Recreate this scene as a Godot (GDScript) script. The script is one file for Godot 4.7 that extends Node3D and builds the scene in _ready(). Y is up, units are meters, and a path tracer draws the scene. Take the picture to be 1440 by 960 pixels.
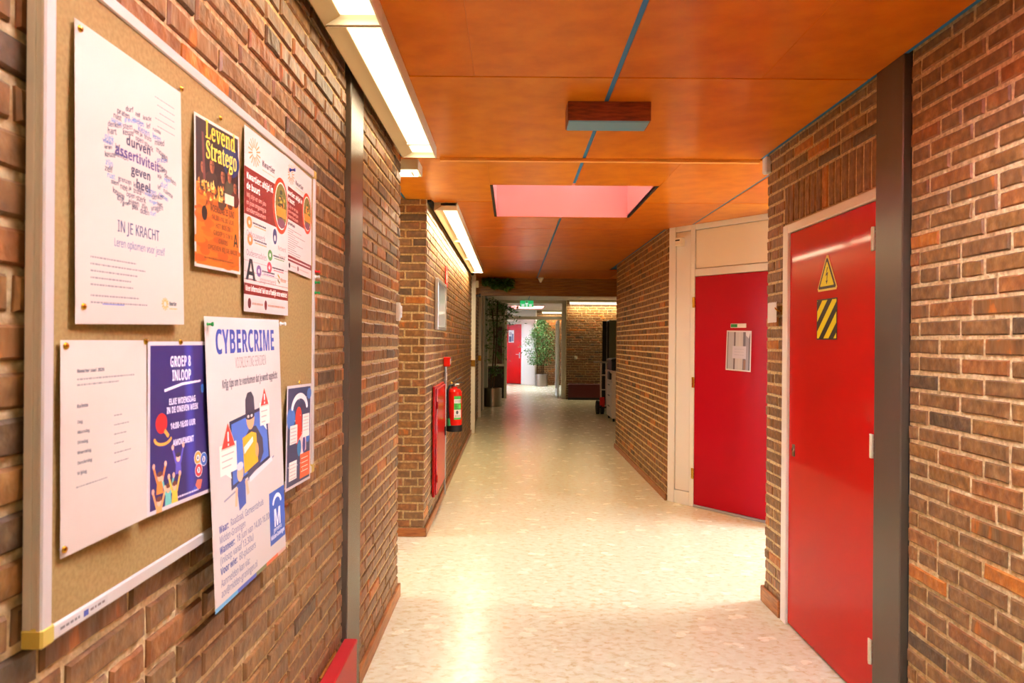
extends Node3D
# A brick school corridor with a notice board on one side and red doors on the other.
# Depth runs along -z: V(x, y, d) is a point d metres in front of the camera position.

const CEIL := 2.545
const COURSE := 0.0625
const LEFT := -0.65
const RIGHT := 1.455
const EYE := 1.475
const FOCAL := 945.0
const ROLL := 0.008

var rng := RandomNumberGenerator.new()
var mats := {}
var fonts := {}
var brick_shapes := {}
var used := {}


func V(x: float, y: float, d: float) -> Vector3:
	return Vector3(x, y, -d)


# ------------------------------------------------------------------ mesh building
class Shape:
	var v := PackedVector3Array()
	var n := PackedVector3Array()
	var t := PackedVector2Array()
	var xf := Transform3D()

	func tri(a: Vector3, b: Vector3, c: Vector3, na: Vector3, nb: Vector3, nc: Vector3, ta := Vector2.ZERO, tb := Vector2.ZERO, tc := Vector2.ZERO) -> void:
		var mean := na + nb + nc
		if (b - a).cross(c - a).dot(mean) > 0.0:
			var s := b; b = c; c = s
			var sn := nb; nb = nc; nc = sn
			var s2 := tb; tb = tc; tc = s2
		v.append(xf * a); v.append(xf * b); v.append(xf * c)
		var q := xf.basis
		n.append((q * na).normalized()); n.append((q * nb).normalized()); n.append((q * nc).normalized())
		t.append(ta); t.append(tb); t.append(tc)

	func flat(a: Vector3, b: Vector3, c: Vector3, out: Vector3, ta := Vector2.ZERO, tb := Vector2.ZERO, tc := Vector2.ZERO) -> void:
		var m := (b - a).cross(c - a)
		if m.length_squared() < 1e-18:
			return
		m = m.normalized()
		if m.dot(out) < 0.0:
			m = -m
		tri(a, b, c, m, m, m, ta, tb, tc)

	func quad(a: Vector3, b: Vector3, c: Vector3, d: Vector3, out: Vector3, ts := [Vector2(0, 0), Vector2(1, 0), Vector2(1, 1), Vector2(0, 1)]) -> void:
		flat(a, b, c, out, ts[0], ts[1], ts[2])
		flat(a, c, d, out, ts[0], ts[2], ts[3])

	# a box with chamfered edges; uv in metres
	func box(c: Vector3, size: Vector3, bev := 0.0) -> Shape:
		var h := size * 0.5
		var e: float = min(bev, min(h.x, min(h.y, h.z)) * 0.9)
		for ax in 3:
			var b1 := (ax + 1) % 3
			var b2 := (ax + 2) % 3
			for s in [-1.0, 1.0]:
				var out := Vector3.ZERO
				out[ax] = s
				var p := []
				var ts := []
				for k in [[-1, -1], [1, -1], [1, 1], [-1, 1]]:
					var q := Vector3.ZERO
					q[ax] = s * h[ax]
					q[b1] = k[0] * (h[b1] - e)
					q[b2] = k[1] * (h[b2] - e)
					p.append(c + q)
					var w := c + q
					ts.append(Vector2(w.z, -w.y) if ax == 0 else Vector2(w.x, w.z) if ax == 1 else Vector2(w.x, -w.y))
				quad(p[0], p[1], p[2], p[3], out, ts)
		if e > 0.0:
			for ax in 3:
				var b1 := (ax + 1) % 3
				var b2 := (ax + 2) % 3
				for s1 in [-1.0, 1.0]:
					for s2 in [-1.0, 1.0]:
						var p := []
						for k in [[-1, 0], [1, 0], [1, 1], [-1, 1]]:
							var q := Vector3.ZERO
							q[ax] = k[0] * (h[ax] - e)
							q[b1] = s1 * (h[b1] - (e if k[1] == 0 else 0.0))
							q[b2] = s2 * (h[b2] - (e if k[1] == 1 else 0.0))
							p.append(c + q)
						var out := Vector3.ZERO
						out[b1] = s1
						out[b2] = s2
						quad(p[0], p[1], p[2], p[3], out, [Vector2(p[0].x, p[0].y), Vector2(p[1].x, p[1].y), Vector2(p[2].x, p[2].y), Vector2(p[3].x, p[3].y)])
			for sx in [-1.0, 1.0]:
				for sy in [-1.0, 1.0]:
					for sz in [-1.0, 1.0]:
						var o := Vector3(sx, sy, sz)
						flat(c + o * Vector3(h.x, h.y - e, h.z - e), c + o * Vector3(h.x - e, h.y, h.z - e), c + o * Vector3(h.x - e, h.y - e, h.z), o)
		return self

	func span(a: Vector3, b: Vector3, bev := 0.0) -> Shape:
		return box((a + b) * 0.5, (b - a).abs(), bev)

	# a surface of revolution about the segment's y axis; profile of Vector2(radius, height)
	func lathe(at: Vector3, profile: Array, seg := 24, axis := Vector3.UP) -> Shape:
		var up := axis.normalized()
		var x := up.cross(Vector3(0.31, 0.17, 0.93)).normalized()
		var z := x.cross(up)
		for k in profile.size() - 1:
			var p0: Vector2 = profile[k]
			var p1: Vector2 = profile[k + 1]
			var dr := p1 - p0
			if dr.length() < 1e-7:
				continue
			var slope := Vector2(dr.y, -dr.x).normalized()
			for i in seg:
				var a0 := TAU * i / seg
				var a1 := TAU * (i + 1) / seg
				var d0 := x * cos(a0) + z * sin(a0)
				var d1 := x * cos(a1) + z * sin(a1)
				var n0 := d0 * slope.x + up * slope.y
				var n1 := d1 * slope.x + up * slope.y
				var q00 := at + d0 * p0.x + up * p0.y
				var q10 := at + d1 * p0.x + up * p0.y
				var q01 := at + d0 * p1.x + up * p1.y
				var q11 := at + d1 * p1.x + up * p1.y
				var u0 := float(i) / seg
				var u1 := float(i + 1) / seg
				if p0.x > 1e-6:
					tri(q00, q10, q11 if p1.x > 1e-6 else q01, n0, n1, n1, Vector2(u0, p0.y), Vector2(u1, p0.y), Vector2(u1, p1.y))
				if p1.x > 1e-6:
					tri(q00, q11, q01, n0, n1, n0, Vector2(u0, p0.y), Vector2(u1, p1.y), Vector2(u0, p1.y))
		return self

	func rod(a: Vector3, b: Vector3, r: float, seg := 12, r1 := -1.0) -> Shape:
		var l := a.distance_to(b)
		var e: float = r if r1 < 0.0 else r1
		return lathe(a, [Vector2(0, 0), Vector2(r, 0), Vector2(e, l), Vector2(0, l)], seg, b - a)

	func ball(c: Vector3, r: float, seg := 14, squash := 1.0) -> Shape:
		var p := []
		for i in 9:
			var a := -PI / 2 + PI * i / 8.0
			p.append(Vector2(maxf(0.0, r * cos(a)) if i > 0 and i < 8 else 0.0, r * squash * sin(a)))
		return lathe(c, p, seg)

	# a round hose through points
	func hose(pts: Array, r: float, seg := 10) -> Shape:
		var curve := Curve3D.new()
		for i in pts.size():
			var tan: Vector3 = (pts[mini(i + 1, pts.size() - 1)] - pts[maxi(i - 1, 0)]) * 0.2
			curve.add_point(pts[i], -tan, tan)
		var l := curve.get_baked_length()
		var m := maxi(4, pts.size() * 5)
		var last := []
		var side := Vector3.ZERO
		for i in m + 1:
			var p := curve.sample_baked(l * i / m, true)
			var f := (curve.sample_baked(minf(l, l * i / m + 0.002), true) - curve.sample_baked(maxf(0, l * i / m - 0.002), true)).normalized()
			if side == Vector3.ZERO:
				side = f.cross(Vector3(0.3, 0.5, 0.8)).normalized()
			side = (side - f * side.dot(f)).normalized()
			var up := f.cross(side)
			var ring := []
			for k in seg:
				var a := TAU * k / seg
				ring.append([p + (side * cos(a) + up * sin(a)) * r, side * cos(a) + up * sin(a)])
			if last.size():
				for k in seg:
					var k2 := (k + 1) % seg
					tri(last[k][0], last[k2][0], ring[k2][0], last[k][1], last[k2][1], ring[k2][1])
					tri(last[k][0], ring[k2][0], ring[k][0], last[k][1], ring[k2][1], ring[k][1])
			last = ring
		return self

	# a polygon in the xy plane of `xf`, drawn out from z0 to z1
	func prism(poly: PackedVector2Array, z0: float, z1: float) -> Shape:
		var ids := Geometry2D.triangulate_polygon(poly)
		for i in range(0, ids.size(), 3):
			for z in [z0, z1]:
				var p := []
				for k in 3:
					p.append(Vector3(poly[ids[i + k]].x, poly[ids[i + k]].y, z))
				flat(p[0], p[1], p[2], Vector3(0, 0, 1 if z == maxf(z0, z1) else -1))
		var turn := 1.0 if Geometry2D.is_polygon_clockwise(poly) else -1.0
		for i in poly.size():
			var a := poly[i]
			var b := poly[(i + 1) % poly.size()]
			var out := Vector3(-(b - a).y, (b - a).x, 0) * turn
			quad(Vector3(a.x, a.y, z0), Vector3(b.x, b.y, z0), Vector3(b.x, b.y, z1), Vector3(a.x, a.y, z1), out)
		return self

	func take(m: ArrayMesh, at: Transform3D) -> Shape:
		var s := m.surface_get_arrays(0)
		var mv: PackedVector3Array = s[Mesh.ARRAY_VERTEX]
		var mn: PackedVector3Array = s[Mesh.ARRAY_NORMAL]
		v.append_array(at * mv)
		for k in mn:
			n.append((at.basis * k).normalized())
		var mt: PackedVector2Array = s[Mesh.ARRAY_TEX_UV]
		t.append_array(mt)
		return self

	func put(m: ArrayMesh, mat: Material, shift := Vector3.ZERO) -> ArrayMesh:
		if v.is_empty():
			return m
		var a := []
		a.resize(Mesh.ARRAY_MAX)
		var w := v
		if shift != Vector3.ZERO:
			w = Transform3D(Basis(), -shift) * v
		a[Mesh.ARRAY_VERTEX] = w
		a[Mesh.ARRAY_NORMAL] = n
		a[Mesh.ARRAY_TEX_UV] = t
		m.add_surface_from_arrays(Mesh.PRIMITIVE_TRIANGLES, a)
		if mat:
			m.surface_set_material(m.get_surface_count() - 1, mat)
		return m

	func base() -> Vector3:
		var b := AABB(v[0], Vector3.ZERO)
		for p in v:
			b = b.expand(p)
		return Vector3(b.position.x + b.size.x * 0.5, b.position.y, b.position.z + b.size.z * 0.5)


func S(turn := 0.0, at := Vector3.ZERO) -> Shape:
	var s := Shape.new()
	s.xf = Transform3D(Basis(Vector3.UP, turn), at)
	return s


# ------------------------------------------------------------------ things, parts, names
func numbered(called: String) -> String:
	used[called] = used.get(called, -1) + 1
	return called if used[called] == 0 else "%s_%03d" % [called, used[called]]


func origin_of(o: Node3D) -> Vector3:
	var p := Vector3.ZERO
	var k: Node = o
	while k != self and k is Node3D:
		p += k.position
		k = k.get_parent()
	return p


# shapes: [[Shape, Material], ...] or one Shape with its material
func obj(called: String, shape, mat = null, parent: Node3D = self) -> MeshInstance3D:
	var list: Array = shape if shape is Array else [[shape, mat]]
	var o := MeshInstance3D.new()
	o.name = numbered(called) if parent == self else called
	var where: Vector3 = list[0][0].base()
	var m := ArrayMesh.new()
	for pair in list:
		pair[0].put(m, pair[1], where)
	o.mesh = m
	o.position = where - (Vector3.ZERO if parent == self else origin_of(parent))
	parent.add_child(o, true)
	return o


func thing(called: String, label: String, category: String, at: Vector3, group := "") -> Node3D:
	var o := Node3D.new()
	o.name = numbered(called)
	o.position = at
	add_child(o)
	return tag(o, label, category, group)


func tag(o: Node3D, label: String, category: String, group := "") -> Node3D:
	o.set_meta("label", label)
	o.set_meta("category", category)
	if group:
		o.set_meta("group", group)
	return o


func struct(called: String, shape, mat, label: String, category: String) -> MeshInstance3D:
	var o := obj(called, shape, mat)
	o.set_meta("kind", "structure")
	tag(o, label, category)
	return o


# ------------------------------------------------------------------ materials
func mat(key: String, c: Color, rough := 0.6, metal := 0.0) -> StandardMaterial3D:
	if mats.has(key):
		return mats[key]
	var m := StandardMaterial3D.new()
	m.resource_name = key
	m.albedo_color = c
	m.roughness = rough
	m.metallic = metal
	mats[key] = m
	return m


func c8(r: int, g: int, b: int, a := 255) -> Color:
	return Color8(r, g, b, a)


func noise_tex(size: int, freq: float, octaves: int, stops: Array, sd: int, kind := FastNoiseLite.TYPE_SIMPLEX_SMOOTH, warp := 0.0, normalize := true) -> NoiseTexture2D:
	var f := FastNoiseLite.new()
	f.noise_type = kind
	f.seed = sd
	f.frequency = freq
	f.fractal_octaves = octaves
	if warp > 0.0:
		f.domain_warp_enabled = true
		f.domain_warp_amplitude = warp
		f.domain_warp_frequency = freq * 1.3
	var t := NoiseTexture2D.new()
	t.width = size
	t.height = size
	t.seamless = true
	t.normalize = normalize
	t.noise = f
	if stops.size():
		var g := Gradient.new()
		var off := PackedFloat32Array()
		var col := PackedColorArray()
		for s in stops:
			off.append(s[0])
			col.append(s[1])
		g.offsets = off
		g.colors = col
		t.color_ramp = g
	return t


func tri_tex(m: StandardMaterial3D, tex: Texture2D, scale: Vector3) -> StandardMaterial3D:
	m.albedo_color = Color.WHITE
	m.albedo_texture = tex
	m.uv1_triplanar = true
	m.uv1_world_triplanar = true
	m.uv1_triplanar_sharpness = 8.0
	m.uv1_scale = scale
	return m


func relief(m: StandardMaterial3D, tex: Texture2D, cm: float) -> StandardMaterial3D:
	m.heightmap_enabled = true
	m.heightmap_texture = tex
	m.heightmap_scale = cm
	return m


func make_materials() -> void:
	# bricks: mottled tones, seen through a fine relief
	var grit := noise_tex(256, 0.03, 5, [], 11)
	var tones := {
		"brick_plum": [c8(95, 65, 38), c8(126, 88, 49), c8(147, 107, 63), 3],
		"brick_brown": [c8(102, 69, 35), c8(135, 92, 46), c8(160, 113, 62), 5],
		"brick_red": [c8(110, 67, 33), c8(142, 89, 45), c8(166, 109, 56), 7],
		"brick_orange": [c8(147, 82, 26), c8(180, 105, 34), c8(195, 127, 52), 9],
		"brick_dark": [c8(66, 49, 32), c8(93, 69, 45), c8(116, 89, 56), 13],
	}
	for k in tones:
		var q: Array = tones[k]
		var tex := noise_tex(512, 0.012, 5, [[0.0, q[0]], [0.3, q[0].lerp(q[1], 0.6)], [0.55, q[1]], [0.85, q[2]], [1.0, q[2].lightened(0.12)]], q[3])
		var m := tri_tex(mat(k, Color.WHITE, 0.46), tex, Vector3(3.1, 2.6, 3.1))
		m.metallic_specular = 0.5
		relief(m, grit, 0.3)
	# flame marks: bands of orange across a brown brick
	var flame := noise_tex(512, 0.012, 4, [[0.0, c8(89, 61, 37)], [0.45, c8(126, 86, 46)], [0.68, c8(137, 89, 46)], [0.75, c8(171, 97, 35)], [1.0, c8(190, 118, 48)]], 21)
	relief(tri_tex(mat("brick_flame", Color.WHITE, 0.4), flame, Vector3(2.3, 0.8, 2.3)), grit, 0.35)
	var sand := noise_tex(512, 0.02, 5, [[0.0, c8(173, 147, 102)], [0.5, c8(207, 179, 128)], [1.0, c8(231, 205, 153)]], 31)
	relief(tri_tex(mat("mortar", Color.WHITE, 0.9), sand, Vector3(4, 4, 4)), grit, 0.5)
	# floor
	var lino := noise_tex(1024, 0.022, 6, [[0.0, c8(197, 168, 111)], [0.2, c8(214, 197, 149)], [0.4, c8(224, 216, 177)], [0.7, c8(229, 225, 192)], [1.0, c8(231, 234, 205)]], 41, FastNoiseLite.TYPE_SIMPLEX_SMOOTH, 60.0)
	var fl := mat("lino", Color.WHITE, 0.29)
	fl.albedo_texture = lino
	fl.uv1_scale = Vector3(0.7, 1.1, 1)
	fl.roughness_texture = noise_tex(256, 0.02, 3, [[0.0, Color(0.75, 0.75, 0.75)], [1.0, Color(1, 1, 1)]], 43)
	fl.metallic_specular = 0.42
	# varnished ceiling boards
	for k in 3:
		var a: Array = [[c8(204, 98, 8), c8(222, 118, 14), c8(234, 136, 28)], [c8(196, 88, 6), c8(214, 108, 12), c8(226, 126, 22)], [c8(208, 106, 10), c8(226, 128, 18), c8(238, 146, 34)]][k]
		var w := mat("ceiling_wood_%d" % k, Color.WHITE, 0.34)
		w.albedo_texture = noise_tex(1024, 0.006, 7, [[0.0, a[0].lerp(a[1], 0.3)], [0.5, a[1]], [1.0, a[2].lerp(a[1], 0.3)]], 50 + k, FastNoiseLite.TYPE_SIMPLEX_SMOOTH, 30.0)
		w.uv1_scale = Vector3(0.8, 1.0, 1)
		w.clearcoat_enabled = true
		w.clearcoat = 0.35
		w.metallic_specular = 0.3
		w.clearcoat_roughness = 0.16
	var skirting := noise_tex(512, 0.008, 5, [[0.0, c8(120, 62, 22)], [0.5, c8(158, 92, 40)], [1.0, c8(184, 118, 60)]], 61)
	tri_tex(mat("skirting_wood", Color.WHITE, 0.35), skirting, Vector3(1.5, 14, 1.5))
	var beamwood := noise_tex(512, 0.008, 5, [[0.0, c8(112, 68, 20)], [0.5, c8(150, 98, 34)], [1.0, c8(176, 122, 50)]], 63)
	tri_tex(mat("beam_wood", Color.WHITE, 0.4), beamwood, Vector3(0.8, 9, 0.8))
	var boxwood := noise_tex(512, 0.008, 5, [[0.0, c8(96, 34, 12)], [0.5, c8(138, 56, 22)], [1.0, c8(160, 74, 34)]], 65)
	tri_tex(mat("box_wood", Color.WHITE, 0.4), boxwood, Vector3(2, 14, 2))
	var cork := noise_tex(512, 0.09, 3, [[0.0, c8(142, 112, 60)], [0.5, c8(156, 124, 68)], [1.0, c8(168, 136, 78)]], 71)
	tri_tex(mat("cork", Color.WHITE, 0.9), cork, Vector3(2, 2, 2))
	mat("blue_paint", c8(40, 128, 186), 0.5)
	mat("blue_grey_paint", c8(120, 180, 212), 0.35)
	mat("white_paint", c8(242, 240, 234), 0.4)
	mat("batten_wood", c8(250, 176, 84), 0.4)
	mat("cream_paint", c8(248, 240, 222), 0.4)
	mat("pale_ceiling", c8(226, 212, 198), 0.6)
	mat("pink_plaster", c8(242, 152, 136), 0.8)
	mat("white_plaster", c8(236, 230, 220), 0.8)
	for q in [["door_red", c8(198, 0, 3)], ["door_crimson", c8(178, 0, 26)], ["heater_red", c8(176, 30, 34)], ["signal_red", c8(222, 24, 6)], ["cabinet_red", c8(178, 8, 4)]]:
		var m := mat(q[0], q[1], 0.55)
		m.clearcoat_enabled = true
		m.clearcoat = 0.5
		m.clearcoat_roughness = 0.07
		m.metallic_specular = 0.2
		if q[0] == "door_crimson":
			m.clearcoat = 0.2
			m.clearcoat_roughness = 0.3
	mat("dark_red", c8(92, 16, 20), 0.4)
	mat("column_paint", c8(88, 75, 60), 0.27, 0.0)
	mat("black", c8(18, 16, 16), 0.5)
	mat("black_rubber", c8(14, 14, 15), 0.7)
	mat("dark_gap", c8(30, 24, 20), 0.9)
	mat("housing", c8(240, 232, 208), 0.45)
	mat("reflector", c8(186, 160, 120), 0.5)
	mat("aluminium", c8(200, 198, 194), 0.38, 0.85)
	mat("alu_trim", c8(216, 206, 194), 0.4, 0.35)
	mat("steel", c8(184, 178, 170), 0.28, 1.0)
	mat("brass", c8(206, 160, 62), 0.25, 1.0)
	mat("paper", c8(238, 234, 226), 0.75)
	mat("gold_plastic", c8(196, 166, 72), 0.4)
	mat("plastic_white", c8(236, 234, 228), 0.35)
	mat("plastic_cream", c8(232, 220, 180), 0.4)
	mat("plastic_green", c8(22, 140, 62), 0.3)
	mat("plastic_red", c8(206, 28, 26), 0.3)
	mat("plastic_blue", c8(36, 52, 130), 0.3)
	mat("conduit", c8(170, 170, 172), 0.35, 0.6)
	mat("soil", c8(52, 38, 28), 0.95)
	mat("bark", c8(92, 66, 42), 0.85)
	mat("copier_white", c8(222, 206, 188), 0.45)
	mat("copier_dark", c8(34, 36, 38), 0.4)
	mat("cabinet_green", c8(120, 122, 96), 0.4)
	mat("dark_panel", c8(48, 34, 26), 0.35)
	mat("curtain", c8(190, 186, 150), 0.8)
	for q in [["leaf_dark", c8(56, 96, 40)], ["leaf_green", c8(82, 130, 58)], ["leaf_pale", c8(112, 148, 84)]]:
		var m := mat(q[0], q[1], 0.4)
		m.backlight_enabled = true
		m.backlight = Color(0.25, 0.35, 0.1)
	var glass := mat("glass", Color(0.95, 0.98, 0.97, 0.06), 0.04)
	glass.transparency = BaseMaterial3D.TRANSPARENCY_ALPHA
	var thin := mat("half_dimming_pane", Color(0.96, 0.95, 0.95, 0.45), 0.2)  # milky pane, opacity chosen to dim the daylight coming in
	thin.transparency = BaseMaterial3D.TRANSPARENCY_ALPHA
	var dimming_pane := mat("dimming_pane", Color(0.96, 0.95, 0.95, 0.82), 0.2)  # milkier pane that dims the first skylight and the far window
	dimming_pane.transparency = BaseMaterial3D.TRANSPARENCY_ALPHA
	var glow := mat("tube_glow", Color(1, 0.97, 0.9), 0.4)
	glow.emission_enabled = true
	glow.emission = Color(1.0, 0.93, 0.78)
	glow.emission_energy_multiplier = 1.8


# ------------------------------------------------------------------ printing on paper
class Canvas:
	var im: Image
	var w: int
	var h: int
	var host
	var ky := 1.0
	var oy := 0.0

	func _init(host_, w_: int, h_: int, bg: Color) -> void:
		host = host_
		w = w_
		h = h_
		im = Image.create(w, h, false, Image.FORMAT_RGBA8)
		im.fill(bg)

	func rect(x: float, y: float, ww: float, hh: float, c: Color) -> void:
		im.fill_rect(Rect2i(roundi(x), roundi(y * ky + oy), maxi(1, roundi(ww)), maxi(1, roundi(hh * ky))), c)

	func poly(given: Array, c: Color) -> void:
		var p := []
		for q in given:
			p.append(Vector2(q.x, q.y * ky + oy))
		var lo := 1e9
		var hi := -1e9
		for q in p:
			lo = minf(lo, q.y)
			hi = maxf(hi, q.y)
		for y in range(maxi(0, floori(lo)), mini(h, ceili(hi) + 1)):
			var xs := []
			var yy := y + 0.5
			for i in p.size():
				var a: Vector2 = p[i]
				var b: Vector2 = p[(i + 1) % p.size()]
				if (a.y <= yy) != (b.y <= yy):
					xs.append(a.x + (yy - a.y) * (b.x - a.x) / (b.y - a.y))
			xs.sort()
			for k in range(0, xs.size() - 1, 2):
				var x0 := roundi(xs[k])
				var x1 := roundi(xs[k + 1])
				if x1 > x0:
					im.fill_rect(Rect2i(x0, y, x1 - x0, 1), c)

	func ell(cx: float, y_: float, rx: float, ry_: float, c: Color) -> void:
		var cy := y_ * ky + oy
		var ry := ry_ * ky
		for y in range(maxi(0, floori(cy - ry)), mini(h, ceili(cy + ry) + 1)):
			var k := 1.0 - pow((y + 0.5 - cy) / ry, 2)
			if k > 0.0:
				var x := rx * sqrt(k)
				im.fill_rect(Rect2i(roundi(cx - x), y, maxi(1, roundi(2 * x)), 1), c)

	func line(a: Vector2, b: Vector2, t: float, c: Color) -> void:
		var s := (b - a).orthogonal().normalized() * t * 0.5
		poly([a + s, b + s, b - s, a - s], c)

	# align: 0 from x, 1 centred on x, 2 ends at x; fit: squeeze or stretch to this width
	func text(s: String, x: float, y: float, size: int, c: Color, font := "bold", align := 0, fit := 0.0, slant := 0.0) -> void:
		var ts := TextServerManager.get_primary_interface()
		var sh := ts.create_shaped_text()
		ts.shaped_text_add_string(sh, s, host.fonts[font].get_rids(), size)
		var ww := ceili(ts.shaped_text_get_size(sh).x) + 4
		var asc := ceili(ts.shaped_text_get_ascent(sh))
		var hh := asc + ceili(ts.shaped_text_get_descent(sh)) + 2
		var layer := Image.create(ww, hh, false, Image.FORMAT_RGBA8)
		layer.fill(Color(c.r, c.g, c.b, 0))
		var pen := 1.0
		for g in ts.shaped_text_get_glyphs(sh):
			if g.index != 0:
				var sz := Vector2i(g.font_size, 0)
				ts.font_render_glyph(g.font_rid, sz, g.index)
				var r := Rect2i(ts.font_get_glyph_uv_rect(g.font_rid, sz, g.index))
				if r.size.x > 0 and r.size.y > 0:
					var cell := ts.font_get_texture_image(g.font_rid, sz, ts.font_get_glyph_texture_idx(g.font_rid, sz, g.index)).get_region(r)
					cell.convert(Image.FORMAT_RGBA8)
					var ink := Image.create(r.size.x, r.size.y, false, Image.FORMAT_RGBA8)
					ink.fill(c)
					var off := ts.font_get_glyph_offset(g.font_rid, sz, g.index) + Vector2(g.offset)
					layer.blend_rect_mask(ink, cell, Rect2i(Vector2i.ZERO, r.size), Vector2i(roundi(pen + off.x), roundi(asc + off.y)))
			pen += g.advance * g.repeat
		ts.free_rid(sh)
		if fit > 0.0:
			layer.resize(maxi(2, roundi(fit)), hh, Image.INTERPOLATE_BILINEAR)
			ww = roundi(fit)
		var x0 := x if align == 0 else x - ww * 0.5 if align == 1 else x - ww
		if slant == 0.0:
			im.blend_rect(layer, Rect2i(0, 0, ww, hh), Vector2i(roundi(x0), roundi(y)))
		else:
			for k in range(0, ww, 3):   # words that climb or fall along the line
				im.blend_rect(layer, Rect2i(k, 0, 3, hh), Vector2i(roundi(x0) + k, roundi(y + k * slant)))

	# a grey line of print too small to read
	func fine(x: float, y: float, ww: float, hh: float, c: Color) -> void:
		var p := x
		while p < x + ww:
			var l: float = host.rng.randf_range(4, 16)
			rect(p, y + host.rng.randf_range(-0.4, 0.4), minf(l, x + ww - p), hh, c)
			p += l + 3

	func material(rough := 0.55) -> StandardMaterial3D:
		var m := StandardMaterial3D.new()
		m.resource_name = "print"
		m.albedo_texture = ImageTexture.create_from_image(im)
		m.roughness = rough
		m.texture_repeat = false
		return m


# ------------------------------------------------------------------ bricks
func seen_at(p: Vector3) -> Vector3:   # where the camera would see a point: x, y in pixels, depth
	var q := p - Vector3(0, EYE, 0)
	var d := -q.z
	if d < 0.3:
		return Vector3(-9999, -9999, d)
	var u := q.x / d * FOCAL
	var w := -q.y / d * FOCAL
	return Vector3(720 + u * cos(ROLL) - w * sin(ROLL), 480 + u * sin(ROLL) + w * cos(ROLL), d)


func make_brick_shapes() -> void:
	for kind in [["stretcher", 0.208], ["header", 0.097]]:
		var list := []
		for k in 5:
			var s := Shape.new()
			var l: float = kind[1] * 0.5
			var h := (COURSE - 0.013) * 0.5
			var ring := []
			var cols := [-1.0, -0.35, 0.3, 1.0]
			for i in 4:
				ring.append(Vector3(cols[i] * l + (rng.randf_range(-0.0018, 0.0018) if i in [0, 3] else 0.0), h + rng.randf_range(-0.0022, 0.0012), 0))
			for i in 4:
				ring.append(Vector3(cols[3 - i] * l + (rng.randf_range(-0.0018, 0.0018) if i in [0, 3] else 0.0), -h + rng.randf_range(-0.0012, 0.0022), 0))
			var face := []
			for p in ring:
				var q := Vector3(p.x - signf(p.x) * (0.0045 if absf(p.x) > l * 0.8 else 0.0), p.y - signf(p.y) * rng.randf_range(0.0035, 0.0055), rng.randf_range(-0.0012, 0.0012))
				face.append(q)
			for i in 3:
				s.quad(face[i], face[i + 1], face[6 - i], face[7 - i], Vector3(0, 0, 1))
			for i in 8:
				var j := (i + 1) % 8
				var e0: Vector3 = ring[i] + Vector3(0, 0, -0.005)
				var e1: Vector3 = ring[j] + Vector3(0, 0, -0.005)
				var out: Vector3 = (ring[i] + ring[j]) * Vector3(1 if i in [3, 7] else 0, 0 if i in [3, 7] else 1, 0)
				s.quad(face[i], face[j], e1, e0, out.normalized() + Vector3(0, 0, 1))
				s.quad(e0, e1, e1 + Vector3(0, 0, -0.03), e0 + Vector3(0, 0, -0.03), out)
			list.append(s.put(ArrayMesh.new(), null))
		brick_shapes[kind[0]] = list


# one face of brickwork: from `from` along `along` for `length`, between two heights
func lay(list: Array, from: Vector3, out: Vector3, length: float, y0: float, y1: float, upright := false) -> void:
	var along := Vector3.UP.cross(out)
	var basis := Basis(along, Vector3.UP, out)
	if upright:
		var count := roundi(length / COURSE)
		for k in count:
			var at := from + along * (k + 0.5) * length / count
			at.y = (y0 + y1) * 0.5
			list.append(["stretcher", Transform3D(basis * Basis(Vector3.BACK, PI / 2), at), Vector3((y1 - y0 - 0.011) / 0.21, 1, 1)])
		return
	var last := []
	var k := ceili(y0 / COURSE - 0.3)
	while k * COURSE + 0.04 < y1:
		var y := (k + 0.5) * COURSE
		var top := minf((k + 1) * COURSE - 0.0055, y1 - 0.002)
		var bottom := k * COURSE + 0.0055
		var joints := []
		var x := 0.0
		var first: float = [0.0, 0.055, 0.11, 0.165][rng.randi() % 4]
		if first > 0.0:
			x = -first
		while x < length - 0.02:
			var long := rng.randf() > 0.3
			for attempt in 2:
				var end := x + (0.221 if long else 0.11)
				for j in last:
					if absf(j - end) < 0.035:
						long = not long
						break
			var pitch := 0.221 if long else 0.11
			var a := maxf(x + 0.0055, 0.002)
			var b := minf(x + pitch - 0.0055, length - 0.002)
			x += pitch
			joints.append(x)
			if b - a < 0.018:
				continue
			var kind := "stretcher" if b - a > 0.15 else "header"
			var at := from + along * (a + b) * 0.5
			at.y = (top + bottom) * 0.5 + rng.randf_range(-0.0015, 0.0015)
			list.append([kind, Transform3D(basis, at), Vector3((b - a) / (0.21 if kind == "stretcher" else 0.099), (top - bottom) / (COURSE - 0.011), 1)])
		last = joints
		k += 1


func brick_tone() -> Material:
	var r := rng.randf()
	return mats["brick_plum" if r < 0.40 else "brick_brown" if r < 0.66 else "brick_red" if r < 0.79 else "brick_flame" if r < 0.91 else "brick_dark" if r < 0.96 else "brick_orange"]


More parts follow.
